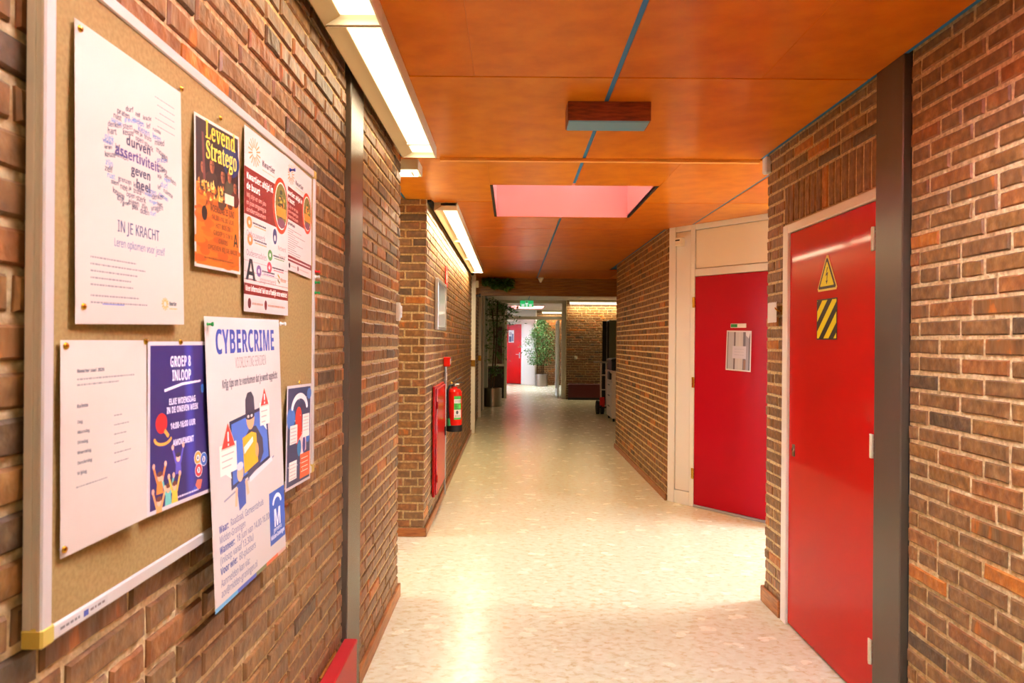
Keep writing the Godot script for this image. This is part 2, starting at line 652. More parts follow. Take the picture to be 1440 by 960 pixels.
func masonry(wall: MeshInstance3D, list: Array, limit: int, hidden := AABB()) -> void:
	var singles := []
	var rest := []
	for b in list:
		var lean := Basis.from_euler(Vector3(rng.randf_range(-0.010, 0.010), rng.randf_range(-0.004, 0.004), rng.randf_range(-0.006, 0.006)))
		var xf: Transform3D = b[1]
		xf.basis = xf.basis * lean * Basis.from_scale(b[2])
		xf.origin += b[1].basis.z * rng.randf_range(-0.0016, 0.0016)
		var p := seen_at(xf.origin)
		var rec := [p.z, b[0], xf, brick_tone(), rng.randi() % 5]
		var in_view := p.x > -40 and p.x < 1480 and p.y > -30 and p.y < 990
		if in_view and not (hidden.size.y > 0.0 and hidden.has_point(xf.origin)):
			singles.append(rec)
		else:
			rest.append(rec)
	singles.sort_custom(func(a, c): return a[0] < c[0])
	if singles.size() > limit:
		rest.append_array(singles.slice(limit))
		singles = singles.slice(0, limit)
	var base := origin_of(wall)
	for rec in singles:
		var o := MeshInstance3D.new()
		o.name = "brick"
		o.mesh = brick_shapes[rec[1]][rec[4]]
		o.material_override = rec[3]
		o.transform = Transform3D(rec[2].basis, rec[2].origin - base)
		wall.add_child(o, true)
	var by := {}
	for rec in rest:
		if not by.has(rec[3]):
			by[rec[3]] = Shape.new()
		by[rec[3]].take(brick_shapes[rec[1]][rec[4]], rec[2])
	if by.size():
		var pairs := []
		for m in by:
			pairs.append([by[m], m])
		obj("brickwork", pairs, null, wall).set_meta("kind", "stuff")


func wall(called: String, label: String, slab: Shape, list: Array, limit := 300, hidden := AABB()) -> MeshInstance3D:
	var w := struct(called, slab, mats.mortar, label, "wall")
	masonry(w, list, limit, hidden)
	return w


# ------------------------------------------------------------------ the building
func build_floor() -> void:
	var s := S()
	for r in [[-5.2, 4.2, -4.2, 25.0]]:
		s.span(V(r[0], -0.2, r[2]), V(r[1], 0.0, r[3]))
	struct("floor", s, mats.lino, "cream marbled linoleum floor running down the corridor", "floor")


func build_ceiling() -> void:
	# the painted deck above the boards, seen as blue lines in the gaps
	var holes := [[-0.16, 1.0, 4.6, 5.78], [-0.1, 1.0, 20.2, 21.9], [-0.16, 1.0, 0.72, 1.9]]  # the last one is out of view, placed to light the near floor
	var deck := S()
	for r in [[-5.2, 4.2, -4.2, 0.72], [-5.2, -0.16, 0.72, 1.9], [1.0, 4.2, 0.72, 1.9], [-5.2, 4.2, 1.9, 4.6], [-5.2, -0.16, 4.6, 5.78], [1.0, 4.2, 4.6, 5.78], [-5.2, 4.2, 5.78, 20.2], [-5.2, -0.1, 20.2, 21.9], [1.0, 4.2, 20.2, 21.9], [-5.2, 4.2, 21.9, 25.0]]:
		deck.span(V(r[0], CEIL + 0.03, r[2]), V(r[1], CEIL + 0.18, r[3]))
	var c := struct("ceiling", deck, mats.blue_paint, "varnished orange plywood ceiling boards with blue gaps between them", "ceiling")
	var rows := []
	for k in range(-4, 7):
		rows.append([2.72 + 1.215 * k, 2.72 + 1.215 * (k + 1)])
	rows.append([11.225, 12.6])
	for k in 4:
		rows.append([12.6 + 1.24 * k, 12.6 + 1.24 * (k + 1)])
	var n := 0
	for row in rows:
		var d0: float = row[0] + 0.005
		var d1: float = row[1] - 0.005
		var cols := [[-0.81, 0.402], [0.422, 1.435]]
		var passage: bool = row[0] > 3.9 and row[0] < 5.0
		if passage:
			cols = [[-5.0, -4.49], [-4.47, -3.27], [-3.25, -2.05], [-2.03, -0.83], [-0.81, 0.402], [0.422, 1.622], [1.642, 2.84], [2.86, 4.0]]
		elif row[0] > 5.0 and row[0] < 6.3:
			cols = [[-0.615, 0.402], [0.422, 1.622], [1.642, 2.3]]
		elif row[0] > 9.0:
			cols = [[-0.615, 0.402], [0.422, 1.622], [1.642, 2.84], [2.86, 4.0]]
		else:
			cols[0][0] = -0.62
		for q in cols:
			var x0: float = q[0]
			var x1: float = q[1]
			var s := S()
			var parts := [[x0, x1, d0, d1]]
			for hole in holes:
				var cut := []
				for r in parts:
					var a := maxf(r[0], hole[0])
					var b := minf(r[1], hole[1])
					var e := maxf(r[2], hole[2])
					var f := minf(r[3], hole[3])
					if a >= b or e >= f:
						cut.append(r)
						continue
					for z in [[r[0], a, r[2], r[3]], [b, r[1], r[2], r[3]], [a, b, r[2], e], [a, b, f, r[3]]]:
						if z[1] - z[0] > 0.005 and z[3] - z[2] > 0.005:
							cut.append(z)
				parts = cut
			var shift := Vector3(rng.randf() * 5.0, 0, rng.randf() * 5.0)
			for r in parts:
				s.span(V(r[0], CEIL, r[2]) + shift, V(r[1], CEIL + 0.012, r[3]) + shift, 0.0015)
			s.v = Transform3D(Basis(), -shift) * s.v
			obj("ceiling_board", s, mats["ceiling_wood_%d" % (n % 3)] if row[0] < 11.3 else mats.pale_ceiling, c)
			n += 1
	# blue strips laid in the gaps
	for q in [[0.399, 0.425, 1.92, 4.59], [0.399, 0.425, 5.79, 11.3], [1.433, 1.456, -2.1, 3.9], [1.433, 1.456, 6.3, 9.4], [-0.835, -0.805, 3.9, 5.1], [1.619, 1.645, 3.9, 6.3]]:
		obj("gap_strip", S().span(V(q[0], CEIL + 0.005, q[2]), V(q[1], CEIL + 0.011, q[3])), mats.blue_paint, c)
	# the far room has a plain pale ceiling
	var far := S()
	for r in [[-3.0, 4.0, 17.56, 20.2], [-3.0, -0.1, 20.2, 21.9], [1.0, 4.0, 20.2, 21.9], [-3.0, 4.0, 21.9, 25.0]]:
		far.span(V(r[0], CEIL, r[2]), V(r[1], CEIL + 0.03, r[3]))
	obj("plain_panel", far, mats.pale_ceiling, c)
	# skylight shafts
	var k := 0
	for hole in holes:
		k += 1
		var x0: float = hole[0] + 0.02
		var x1: float = hole[1] - 0.02
		var z0: float = hole[2] + 0.012
		var z1: float = hole[3] - 0.005
		var top := CEIL + (1.1 if k == 1 else 0.62)
		var s := S()
		s.span(V(x0 - 0.06, CEIL + 0.004, z1), V(x1 + 0.06, top, z1 + 0.06))
		s.span(V(x0 - 0.06, CEIL + 0.004, z0 - 0.06), V(x1 + 0.06, top, z0))
		s.span(V(x0 - 0.06, CEIL + 0.004, z0), V(x0, top, z1))
		s.span(V(x1, CEIL + 0.004, z0), V(x1 + 0.06, top, z1))
		var w := struct("window_%d" % k, s, mats.pink_plaster, ["skylight with pale pink shaft walls in the orange ceiling", "skylight with a pink edge in the far room's ceiling beyond the glazed screen", "unseen skylight over the corridor start, placed to light the near floor and lower walls"][k - 1], "skylight")
		var e := S()
		e.span(V(x0 - 0.02, CEIL + 0.001, z0), V(x0, CEIL + 0.02, z1))
		e.span(V(x1, CEIL + 0.001, z0), V(x1 + 0.02, CEIL + 0.02, z1))
		obj("edge_strip", e, mats.black, w)
		obj("pane", S().span(V(x0, top - 0.03, z0), V(x1, top - 0.018, z1)), mats.dimming_pane if k == 1 else mats.half_dimming_pane, w)
	# batten across the corridor
	struct("trim_1", S().span(V(-0.43, CEIL - 0.018, 3.918), V(1.44, CEIL + 0.002, 3.945), 0.002), mats.batten_wood, "narrow wooden batten across the ceiling before the skylight", "batten")


func build_left() -> void:
	var list := []
	lay(list, V(LEFT, 0, -1.0), Vector3.RIGHT, 3.61, 0, CEIL)
	var s := S().span(V(LEFT - 0.25, 0, -4.2), V(LEFT - 0.008, CEIL + 0.03, 2.615))
	wall("wall_left_front", "brown brick wall that the notice board hangs on", s, list, 300, AABB(Vector3(-1, 1.1, -2.04), Vector3(0.5, 0.85, 1.11)))
	list = []
	lay(list, V(LEFT, 0, 2.845), Vector3.RIGHT, 1.035, 0, CEIL)
	s = S().span(V(LEFT - 0.25, 0, 2.845), V(LEFT - 0.007, CEIL + 0.03, 3.872))
	s.span(V(-5.2, 0, 3.63), V(LEFT - 0.25, CEIL + 0.03, 3.872))
	wall("wall_left_middle", "short brown brick wall between the steel column and the side passage", s, list)
	# the block beyond the side passage: a front and a long side
	list = []
	lay(list, V(LEFT - 0.66, 0, 5.07), Vector3.BACK, 0.655, 0, CEIL)
	lay(list, V(LEFT, 0, 5.075), Vector3.RIGHT, 11.3, 0, CEIL - 0.02)
	s = S().span(V(LEFT - 0.3, 0, 5.08), V(LEFT - 0.006, CEIL + 0.03, 17.5))
	s.span(V(-5.2, 0, 5.08), V(LEFT - 0.3, CEIL + 0.03, 5.3))
	wall("wall_left_far", "long brown brick wall beyond the side passage with the fire cabinet", s, list)
	var e := S().span(V(-5.2, 2.4, 3.872), V(-5.0, CEIL + 0.03, 5.08))
	struct("wall_passage_end", e, mats.white_plaster, "white lintel over the unseen glazing of the side passage", "wall")
	var gl := S()
	for q in [[3.872, 3.93], [4.45, 4.5], [5.02, 5.08]]:
		gl.span(V(-5.13, 0, q[0]), V(-5.07, 2.4, q[1]))
	gl.span(V(-5.128, 2.34, 3.88), V(-5.072, 2.398, 5.07)).span(V(-5.128, 0, 3.88), V(-5.072, 0.1, 5.07))
	var gw := struct("window_6", gl, mats.white_paint, "unseen glazed end of the side passage, placed to light the slanting door frame", "window")  # out of view, placed to send daylight onto the slanting door frame
	obj("pane", S().span(V(-5.104, 0.1, 3.93), V(-5.096, 2.34, 5.02)), mats.half_dimming_pane, gw)
	# dark gap above the far block
	struct("trim_2", S().span(V(LEFT, CEIL - 0.02, 5.1), V(LEFT + 0.03, CEIL + 0.02, 10.9)), mats.dark_gap, "dark strip between the long brick wall and the ceiling", "trim")
	# skirting
	struct("baseboard_left", S().span(V(LEFT, 0, 2.84), V(LEFT + 0.017, 0.075, 3.885), 0.004).span(V(-1.6, 0, 3.868), V(LEFT + 0.017, 0.075, 3.885)), mats.skirting_wood, "wooden skirting board below the short brick wall by the column", "skirting")
	struct("baseboard_left_far", S().span(V(LEFT, 0, 5.055), V(LEFT + 0.017, 0.065, 10.75), 0.004).span(V(-1.6, 0, 5.055), V(LEFT + 0.017, 0.065, 5.072), 0.004), mats.skirting_wood, "wooden skirting board along the brick wall below the fire cabinet", "skirting")


func build_right() -> void:
	var list := []
	lay(list, V(RIGHT, 0, 2.462), Vector3.LEFT, 3.4, 0, CEIL)
	var s := S().span(V(RIGHT + 0.006, 0, -4.2), V(RIGHT + 0.25, CEIL + 0.03, 2.462))
	wall("wall_right_front", "brown and orange brick wall nearest the steel column by the red door", s, list)
	list = []
	lay(list, V(RIGHT, 0, 3.845), Vector3.LEFT, 0.24, 0, CEIL)
	lay(list, V(RIGHT, 0, 3.605), Vector3.LEFT, 0.93, 2.315, CEIL)
	lay(list, V(RIGHT, 0, 3.605), Vector3.LEFT, 0.93, 2.105, 2.313, true)
	s = S().span(V(RIGHT + 0.006, 0, 3.6), V(RIGHT + 0.25, CEIL + 0.03, 3.84))
	s.span(V(RIGHT + 0.006, 2.1, 2.67), V(RIGHT + 0.25, CEIL + 0.03, 3.6))
	s.span(V(RIGHT + 0.25, 0, 3.6), V(4.2, CEIL + 0.03, 3.84))
	wall("wall_right_door", "brick pier and upright brick course around the near red door", s, list)
	struct("baseboard_right", S().span(V(RIGHT - 0.017, 0, 3.61), V(RIGHT, 0.09, 3.86), 0.004).span(V(RIGHT - 0.017, 0, 3.845), V(1.9, 0.09, 3.862), 0.004), mats.skirting_wood, "short wooden skirting board at the foot of the brick pier", "skirting")
	list = []
	lay(list, V(RIGHT, 0, 9.4), Vector3.LEFT, 3.13, 0, CEIL)
	s = S().span(V(RIGHT + 0.006, 0, 6.275), V(RIGHT + 0.25, CEIL + 0.03, 9.395))
	s.span(V(RIGHT + 0.25, 0, 9.15), V(4.2, CEIL + 0.03, 9.395))
	wall("wall_right_far", "brown brick wall between the white door frame and the copier corner", s, list)
	struct("baseboard_right_far", S().span(V(RIGHT - 0.017, 0, 6.28), V(RIGHT, 0.065, 9.41), 0.004), mats.skirting_wood, "wooden skirting board below the brick wall beyond the white frame", "skirting")
	# the slanting white wall with the crimson door is built in door_2; this closes the recess
	struct("wall_recess", S().span(V(2.22, 0, 5.3), V(4.2, CEIL + 0.03, 5.5)), mats.white_plaster, "white side wall of the entrance recess", "wall")
	struct("wall_entrance", S().span(V(4.0, 0, 5.14), V(4.2, CEIL + 0.03, 5.5)).span(V(4.0, 2.4, 3.84), V(4.2, CEIL + 0.03, 5.14)), mats.white_plaster, "white wall around the unseen entrance glazing", "wall")
	var f := S()
	for q in [[3.84, 3.9], [4.46, 4.52], [5.08, 5.14]]:
		f.span(V(4.05, 0, q[0]), V(4.11, 2.4, q[1]))
	f.span(V(4.052, 2.34, 3.85), V(4.108, 2.398, 5.13)).span(V(4.052, 0, 3.85), V(4.108, 0.1, 5.13))
	var w := struct("window_3", f, mats.white_paint, "unseen glazed entrance at the end of the recess, lighting the floor and left wall", "window")  # out of view, lets daylight onto the floor and left wall
	obj("pane", S().span(V(4.075, 0.1, 3.9), V(4.083, 2.34, 5.08)), mats.half_dimming_pane, w)
	struct("wall_added_outer_right", S().span(V(4.0, 0, -4.2), V(4.2, CEIL + 0.03, 3.84)).span(V(4.0, 0, 5.5), V(4.2, CEIL + 0.03, 9.15)), mats.white_plaster, "white outer wall added out of view to keep sky light from leaking behind the red door", "wall")  # added out of view to block sky light behind the cupboard door
	struct("wall_back", S().span(V(-0.9, 0, -4.2), V(4.2, CEIL + 0.03, -4.0)), mats.white_plaster, "unseen white wall that closes the corridor and keeps sky light out", "wall")  # out of view, drawn wide to shut out the sky


func column(d0: float, d1: float, x: float, side: float, label: String) -> void:
	# a steel section set in the brickwork, a dark strip standing in for the shaded gap on the near edge
	var s := S()
	var g := S()
	if side < 0:
		s.span(V(x - 0.2, 0, d0), V(x, CEIL + 0.03, d1), 0.004)
		g.span(V(x - 0.2, 0, d0 - 0.03), V(x - 0.03, CEIL, d0))
	else:
		s.span(V(x, 0, d0), V(x + 0.2, CEIL + 0.03, d1), 0.004)
		g.span(V(x + 0.03, 0, d0 - 0.02), V(x + 0.2, CEIL, d0))
	var o := struct("steel_column", s, mats.column_paint, label, "column")
	obj("shaded_gap", g, mats.dark_gap, o)


func build_far() -> void:
	# laminated beam
	var b := S()
	for k in 6:
		b.span(V(LEFT, 2.25 + k * 0.05, 11.36), V(4.0, 2.2985 + k * 0.05, 11.52), 0.0015)
	struct("ceiling_beam", b, mats.beam_wood, "brown laminated timber beam across the end of the corridor", "beam")
	# door posts in the left wall
	for q in [[10.72, 10.85, 0.065, "cream full height door post nearest the fire extinguisher"], [13.0, 13.12, 0.055, "cream door post beyond the first one on the brick wall"], [14.4, 14.52, 0.055, "narrow cream door post just before the potted tree"]]:
		var o := struct("trim_3", S().span(V(LEFT - 0.02, 0, q[0]), V(LEFT + q[2], CEIL, q[1]), 0.006), mats.cream_paint, q[3], "door post")
		o.name = numbered("door_post")
	struct("trim_4", S().span(V(LEFT - 0.01, 0, 13.12), V(LEFT + 0.012, CEIL, 14.4)), mats.dark_panel, "dark panel between the two far door posts", "panel")
	struct("trim_5", S().span(V(LEFT - 0.01, 0, 14.52), V(LEFT + 0.02, CEIL, 17.4)), mats.cabinet_green, "olive panel beside the potted tree in the dark corner", "panel")
	# right hall
	struct("wall_hall_right", S().span(V(4.0, 0, 9.15), V(4.2, CEIL + 0.03, 25.0)), mats.white_plaster, "white side wall of the copier hall", "wall")
	var list := []
	lay(list, V(1.40, 0, 17.25), Vector3.BACK, 2.6, 0, CEIL)
	wall("wall_hall_end", "dim brick wall with the dark red heater cover beyond the copier", S().span(V(1.39, 0, 17.26), V(4.2, CEIL + 0.03, 17.5)), list, 0)
	# glazed screen with an open double door
	var f := S()
	var d := 17.44
	for q in [[1.29, 1.39], [-0.2, -0.13], [-0.68, -0.62]]:
		f.span(V(q[0], 0, d), V(q[1], CEIL, d + 0.1), 0.006)
	f.span(V(-0.67, 2.05, d + 0.004), V(1.3, 2.13, d + 0.096), 0.006)
	f.span(V(-0.67, 2.47, d + 0.004), V(1.3, CEIL - 0.001, d + 0.096), 0.006)
	f.span(V(-0.63, 0.83, d + 0.004), V(-0.19, 0.89, d + 0.096), 0.006)
	var scr := struct("window_4", f, mats.cream_paint, "cream glazed screen across the end of the hall", "glazed screen")
	obj("pane", S().span(V(-0.62, 2.13, d + 0.045), V(1.29, 2.47, d + 0.052)), mats.glass, scr)
	obj("pane", S().span(V(-0.62, 0.89, d + 0.045), V(-0.2, 2.05, d + 0.052)), mats.glass, scr)
	obj("red_panel", S().span(V(-0.385, 0.89, d + 0.058), V(-0.255, 1.86, d + 0.066)), mats.dark_red, scr)
	obj("curtain", S().span(V(-0.62, 0.89, d + 0.07), V(-0.2, 2.47, d + 0.09)), mats.curtain, scr)
	obj("lower_panel", S().span(V(-0.62, 0.0, d + 0.03), V(-0.2, 0.83, d + 0.06)), mats.dark_panel, scr)
	# the open leaf folded back into the far room
	var leaf := S(0.0)
	leaf.span(V(1.19, 0.02, 17.56), V(1.24, 2.04, 17.66), 0.004).span(V(1.19, 0.02, 18.3), V(1.24, 2.04, 18.4), 0.004)
	leaf.span(V(1.19, 0.02, 17.66), V(1.24, 0.2, 18.3), 0.004).span(V(1.19, 1.94, 17.66), V(1.24, 2.04, 18.3), 0.004)
	var dl := struct("door_4", leaf, mats.white_paint, "white framed glass door leaf standing open in the glazed screen", "door")
	obj("pane", S().span(V(1.212, 0.2, 17.66), V(1.218, 1.94, 18.3)), mats.glass, dl)
	# far room: slanting wall with a red door, bricks behind the bright plant
	list = []
	lay(list, V(0.8, 0, 23.0), Vector3.BACK, 3.2, 0, CEIL)
	wall("wall_far_room", "red brown brick wall behind the bright potted fig", S().span(V(0.8, 0, 23.01), V(4.2, CEIL + 0.03, 23.3)), list, 0)
	struct("wall_far_room_left", S().span(V(-3.2, 0, 17.4), V(-3.0, 0.5, 25.0)).span(V(-3.2, 2.4, 17.4), V(-3.0, CEIL + 0.03, 25.0)).span(V(-3.2, 0.5, 17.4), V(-3.0, 2.4, 18.2)).span(V(-3.2, 0.5, 23.5), V(-3.0, 2.4, 25.0)), mats.white_plaster, "white wall with an unseen wide window in the far room", "wall")
	struct("wall_far_room_near", S().span(V(-3.2, 0, 17.4), V(-0.68, CEIL + 0.03, 17.54)), mats.white_plaster, "white wall beside the glazed screen in the far room", "wall")
	struct("wall_far_room_end", S().span(V(-3.2, 0, 24.8), V(4.2, CEIL + 0.03, 25.0)), mats.white_plaster, "white end wall of the far room", "wall")
	var w := S()
	for z in [18.2, 19.9, 21.7, 23.44]:
		w.span(V(-3.12, 0.5, z), V(-3.06, 2.4, z + 0.06))
	w.span(V(-3.12, 0.5, 18.2), V(-3.06, 0.56, 23.5)).span(V(-3.12, 2.34, 18.2), V(-3.06, 2.4, 23.5))
	var win := struct("window_5", w, mats.white_paint, "unseen wide window placed to light the far room", "window")  # out of view, placed to bring daylight into the far room
	obj("pane", S().span(V(-3.094, 0.56, 18.2), V(-3.086, 2.34, 23.5)), mats.dimming_pane, win)


# ------------------------------------------------------------------ doors
func hinge(at: Vector3, turn: float, m: Material, parent: Node3D, tall := 0.095) -> void:
	var s := S(turn, at)
	s.rod(Vector3(0, -tall / 2, 0.008), Vector3(0, tall / 2, 0.008), 0.0075, 10)
	s.box(Vector3(-0.012, 0, 0.003), Vector3(0.022, tall, 0.006), 0.001)
	for k in [-0.3, 0.0, 0.3]:
		s.rod(Vector3(0, tall * k - 0.002, 0.008), Vector3(0, tall * k + 0.002, 0.008), 0.0085, 10)
	obj("hinge", s, m, parent)


func build_doors() -> void:
	# near door, flush in the right-hand wall
	var root := thing("door_1", "glossy red door with a high voltage warning sign beside the grey column", "door", V(RIGHT, 0, 3.1))
	root.set_meta("kind", "structure")
	var f := S()
	f.span(V(RIGHT - 0.012, 0, 3.53), V(RIGHT + 0.1, 2.1, 3.592), 0.004)
	f.span(V(RIGHT - 0.012, 2.055, 2.67), V(RIGHT + 0.1, 2.1, 3.5295), 0.004)
	f.span(V(RIGHT + 0.03, 0, 2.67), V(RIGHT + 0.1, 2.055, 2.69))
	obj("door_frame", f, mats.cream_paint, root)
	obj("door_leaf", S().span(V(RIGHT + 0.002, 0.012, 2.694), V(RIGHT + 0.042, 2.052, 3.526), 0.003), mats.door_red, root)
	for y in [1.9, 1.066, 0.24]:
		hinge(V(RIGHT + 0.001, y, 2.7), -PI / 2, mats.plastic_cream, root)
	var lock := S().span(V(RIGHT - 0.003, 0.895, 3.448), V(RIGHT + 0.003, 0.957, 3.476), 0.002)
	lock.rod(V(RIGHT, 0.93, 3.462), V(RIGHT - 0.006, 0.93, 3.462), 0.008, 12)
	var lk := obj("lock_plate", lock, mats.steel, root)
	obj("keyhole", S().span(V(RIGHT - 0.0075, 0.922, 3.46), V(RIGHT - 0.005, 0.935, 3.464)), mats.black, lk)

	# crimson door in the slanting white wall
	var a := V(1.459, 0, 6.272)
	var dir := (V(2.098, 0, 5.507) - a).normalized()
	var out := dir.cross(Vector3.UP)
	if out.z < 0:
		out = -out
	slant_door("door_2", a, dir, mats.door_crimson, "crimson door in the slanting white frame with a photo taped on it", 0.285, 0.83)
	# far red door
	var b := V(-0.30, 0, 23.62)
	var dir2 := (V(0.354, 0, 23.1) - b).normalized()
	slant_door("door_3", b - dir2 * 0.36, dir2, mats.door_red, "red door at the very end seen through the glazed screen", 0.33, 0.82)
	struct("wall_far_room_panel", S(0).span(V(0.4, 0, 23.1), V(0.82, CEIL, 23.2)), mats.white_plaster, "white wall panel between the far red door and the bricks", "wall")
	struct("wall_far_room_side", S().span(V(-3.0, 0, 23.95), V(-0.5, CEIL, 24.05)), mats.white_plaster, "white wall beside the far red door", "wall")


func slant_door(called: String, a: Vector3, dir: Vector3, red: Material, label: String, side: float, leaf: float) -> void:
	var near := called == "door_2"
	var turn := atan2(-dir.z, dir.x)
	var root := thing(called, label, "door", a)
	root.set_meta("kind", "structure")
	# local axes: x along the wall, y up, z towards the corridor
	var f := S(turn, a)
	var head := 2.07
	var total := side + 0.05 + leaf + (0.14 if near else 0.55)
	f.span(Vector3(0, 0, -0.09), Vector3(0.075, CEIL, 0.0), 0.003)
	f.span(Vector3(side - 0.045, 0, -0.09), Vector3(side, CEIL, 0.0), 0.003)
	f.span(Vector3(side + leaf, 0, -0.09), Vector3(side + leaf + 0.05, CEIL, 0.0), 0.003)
	f.span(Vector3(side + 0.0005, head + 0.005, -0.088), Vector3(side + leaf - 0.0005, head + 0.07, -0.001), 0.003)
	f.span(Vector3(0.0755, CEIL - 0.05, -0.088), Vector3(side - 0.0455, CEIL, -0.001), 0.003)
	f.span(Vector3(side + 0.0005, CEIL - 0.05, -0.088), Vector3(side + leaf - 0.0005, CEIL, -0.001), 0.003)
	f.span(Vector3(0.0755, 0, -0.088), Vector3(side - 0.0455, 0.12, -0.001), 0.003)
	obj("door_frame", f, mats.white_paint, root)
	var p := S(turn, a)
	p.span(Vector3(0.08, 0.125, -0.06), Vector3(side - 0.05, CEIL - 0.055, -0.008), 0.003)
	obj("side_panel", p, mats.white_paint, root)
	obj("top_panel", S(turn, a).span(Vector3(side + 0.005, head + 0.075, -0.06), Vector3(side + leaf - 0.005, CEIL - 0.055, -0.008), 0.003), mats.cream_paint if near else mats.white_paint, root)
	obj("end_panel", S(turn, a).span(Vector3(side + leaf + 0.05, 0, -0.08), Vector3(total, CEIL, -0.004), 0.003), mats.white_paint, root)
	obj("door_leaf", S(turn, a).span(Vector3(side + 0.003, 0.024, -0.045), Vector3(side + leaf - 0.003, head, -0.004), 0.002), red, root)
	obj("threshold", S(turn, a).span(Vector3(side, 0, -0.06), Vector3(side + leaf, 0.02, 0.006), 0.003), mats.conduit if near else mats.dark_gap, root)
	for y in [1.84, 1.12, 0.3]:
		hinge(a + Basis(Vector3.UP, turn) * Vector3(side + 0.002, y, 0.0), turn, mats.brass, root)
	if not near:
		var h := S(turn, a)
		h.rod(Vector3(side + leaf - 0.07, 1.03, -0.004), Vector3(side + leaf - 0.07, 1.03, 0.05), 0.011)
		h.rod(Vector3(side + leaf - 0.06, 1.03, 0.05), Vector3(side + leaf - 0.19, 1.03, 0.05), 0.010)
		h.box(Vector3(side + leaf - 0.07, 1.0, 0.0), Vector3(0.04, 0.2, 0.012), 0.003)
		obj("door_handle", h, mats.aluminium, root)


# ------------------------------------------------------------------ lamps
func luminaire(x0: float, x1: float, d0: float, d1: float, along_depth: bool, label: String, energy: float, drop := 0.004) -> void:
	# a ceiling batten: cream tray, bright trough, lamp holder and end caps
	var y0 := CEIL - 0.062
	var mid := V((x0 + x1) * 0.5, y0, (d0 + d1) * 0.5)
	var t := thing("fluorescent_light", label, "ceiling light", mid)
	var h := S()
	var lit := S()
	var e := 0.006
	var holder := S()
	var slope := S()
	if along_depth:
		var l0 := x0 + 0.052      # flange on the wall side
		var l1 := x1 - 0.008
		# a sloping reflector on the wall side, a thin lip on the other
		slope.xf = Transform3D(Basis(), V(0, 0, d0))
		slope.prism(PackedVector2Array([Vector2(x0, CEIL), Vector2(x0, y0), Vector2(x0 + 0.004, y0), Vector2(l0, y0 + 0.03), Vector2(l0, CEIL)]), -(d1 - d0), 0.0)
		h.span(V(l1, y0, d0), V(x1, CEIL, d1), 0.002)
		h.span(V(l0, y0 + 0.04, d0 + 0.001), V(l1, CEIL, d1 - 0.001))
		h.span(V(x0 + 0.002, y0 + 0.002, d0 + 0.001), V(l1, CEIL - 0.001, d0 + e)).span(V(x0 + 0.002, y0 + 0.002, d1 - e), V(l1, CEIL - 0.001, d1 - 0.001))
		lit.span(V(l0 + 0.003, y0 + 0.026, d0 + 0.02), V(l1 - 0.003, y0 + 0.039, d1 - 0.02), 0.004)
		holder.span(V(l0 + 0.004, y0 + 0.012, d1 - 0.215), V(l0 + 0.022, y0 + 0.026, d1 - 0.19), 0.002)
		holder.rod(V(l0 + 0.012, y0 + 0.018, d1 - 0.2), V(l1 - 0.004, y0 + 0.018, d1 - 0.2), 0.006, 8)
	else:
		h.span(V(x0, y0, d0), V(x1, CEIL, d0 + 0.012), 0.002).span(V(x0, y0, d1 - 0.012), V(x1, CEIL, d1), 0.002)
		h.span(V(x0 + 0.001, y0 + 0.03, d0 + 0.001), V(x1 - 0.001, CEIL - 0.001, d1 - 0.001))
		h.span(V(x0 + 0.0005, y0 + 0.001, d0 + 0.012), V(x0 + e, CEIL - 0.002, d1 - 0.012)).span(V(x1 - e, y0 + 0.001, d0 + 0.012), V(x1 - 0.0005, CEIL - 0.002, d1 - 0.012))
		lit.span(V(x0 + 0.02, y0 - drop, d0 + 0.016), V(x1 - 0.02, y0 + 0.026, d1 - 0.016), 0.006)
		holder.span(V(x1 - 0.05, y0 - drop - 0.003, d0 + 0.05), V(x1 - 0.04, y0 - drop + 0.001, d1 - 0.05), 0.001)
	obj("housing", h, mats.housing, t)
	obj("diffuser", lit, mats.tube_glow, t)
	if along_depth:
		obj("reflector", slope, mats.reflector, t)
	obj("lamp_holder", holder, mats.housing, t)
	var a := AreaLight3D.new()
	a.name = "tube_light"
	a.area_size = Vector2(x1 - x0 - 0.07, d1 - d0 - 0.06) if along_depth else Vector2(x1 - x0 - 0.06, d1 - d0 - 0.04)
	a.rotation = Vector3(-PI / 2, 0, 0)
	a.position = Vector3(0.022 if along_depth else 0.0, 0.021 if along_depth else -0.012 - drop, 0)
	a.light_color = Color(1.0, 0.82, 0.54).linear_to_srgb()
	a.light_energy = energy
	a.area_range = 30.0
	a.area_attenuation = 2.0
	a.shadow_enabled = true
	t.add_child(a)


func build_lamps() -> void:
	var e := 1.6
	luminaire(-0.612, -0.425, 2.165, 3.712, true, "long fluorescent light above the wall with the steel column", e * 0.2)
	luminaire(-0.612, -0.425, 0.612, 2.159, true, "fluorescent light above the notice board", e * 0.2)
	luminaire(-0.612, -0.425, -0.94, 0.606, true, "fluorescent light over the start of the brick corridor wall", e * 0.34)
	luminaire(-0.612, -0.43, 5.2, 6.85, true, "first fluorescent light above the long brick wall with the fire cabinet", e * 1.3)
	luminaire(-0.612, -0.43, 6.856, 8.37, true, "middle fluorescent light above the long brick wall", e * 1.3)
	luminaire(-0.612, -0.43, 8.376, 9.95, true, "last fluorescent light above the long brick wall, nearest the beam", e * 1.3)
	luminaire(0.60, 0.79, -1.9, -0.35, true, "unseen ceiling light over the corridor start, placed to light the board and walls", e * 0.9)  # out of view behind the camera, placed to light the board and walls
	luminaire(-2.1, -0.56, 3.955, 4.14, false, "fluorescent light in the side passage beyond the short brick wall", e * 0.7)
	luminaire(1.45, 2.95, 17.0, 17.2, false, "fluorescent light along the top of the dim brick wall", e * 1.1, 0.05)
	luminaire(1.0, 1.72, 22.7, 22.9, false, "small fluorescent light above the bright plant in the far room", e * 0.5, 0.05)


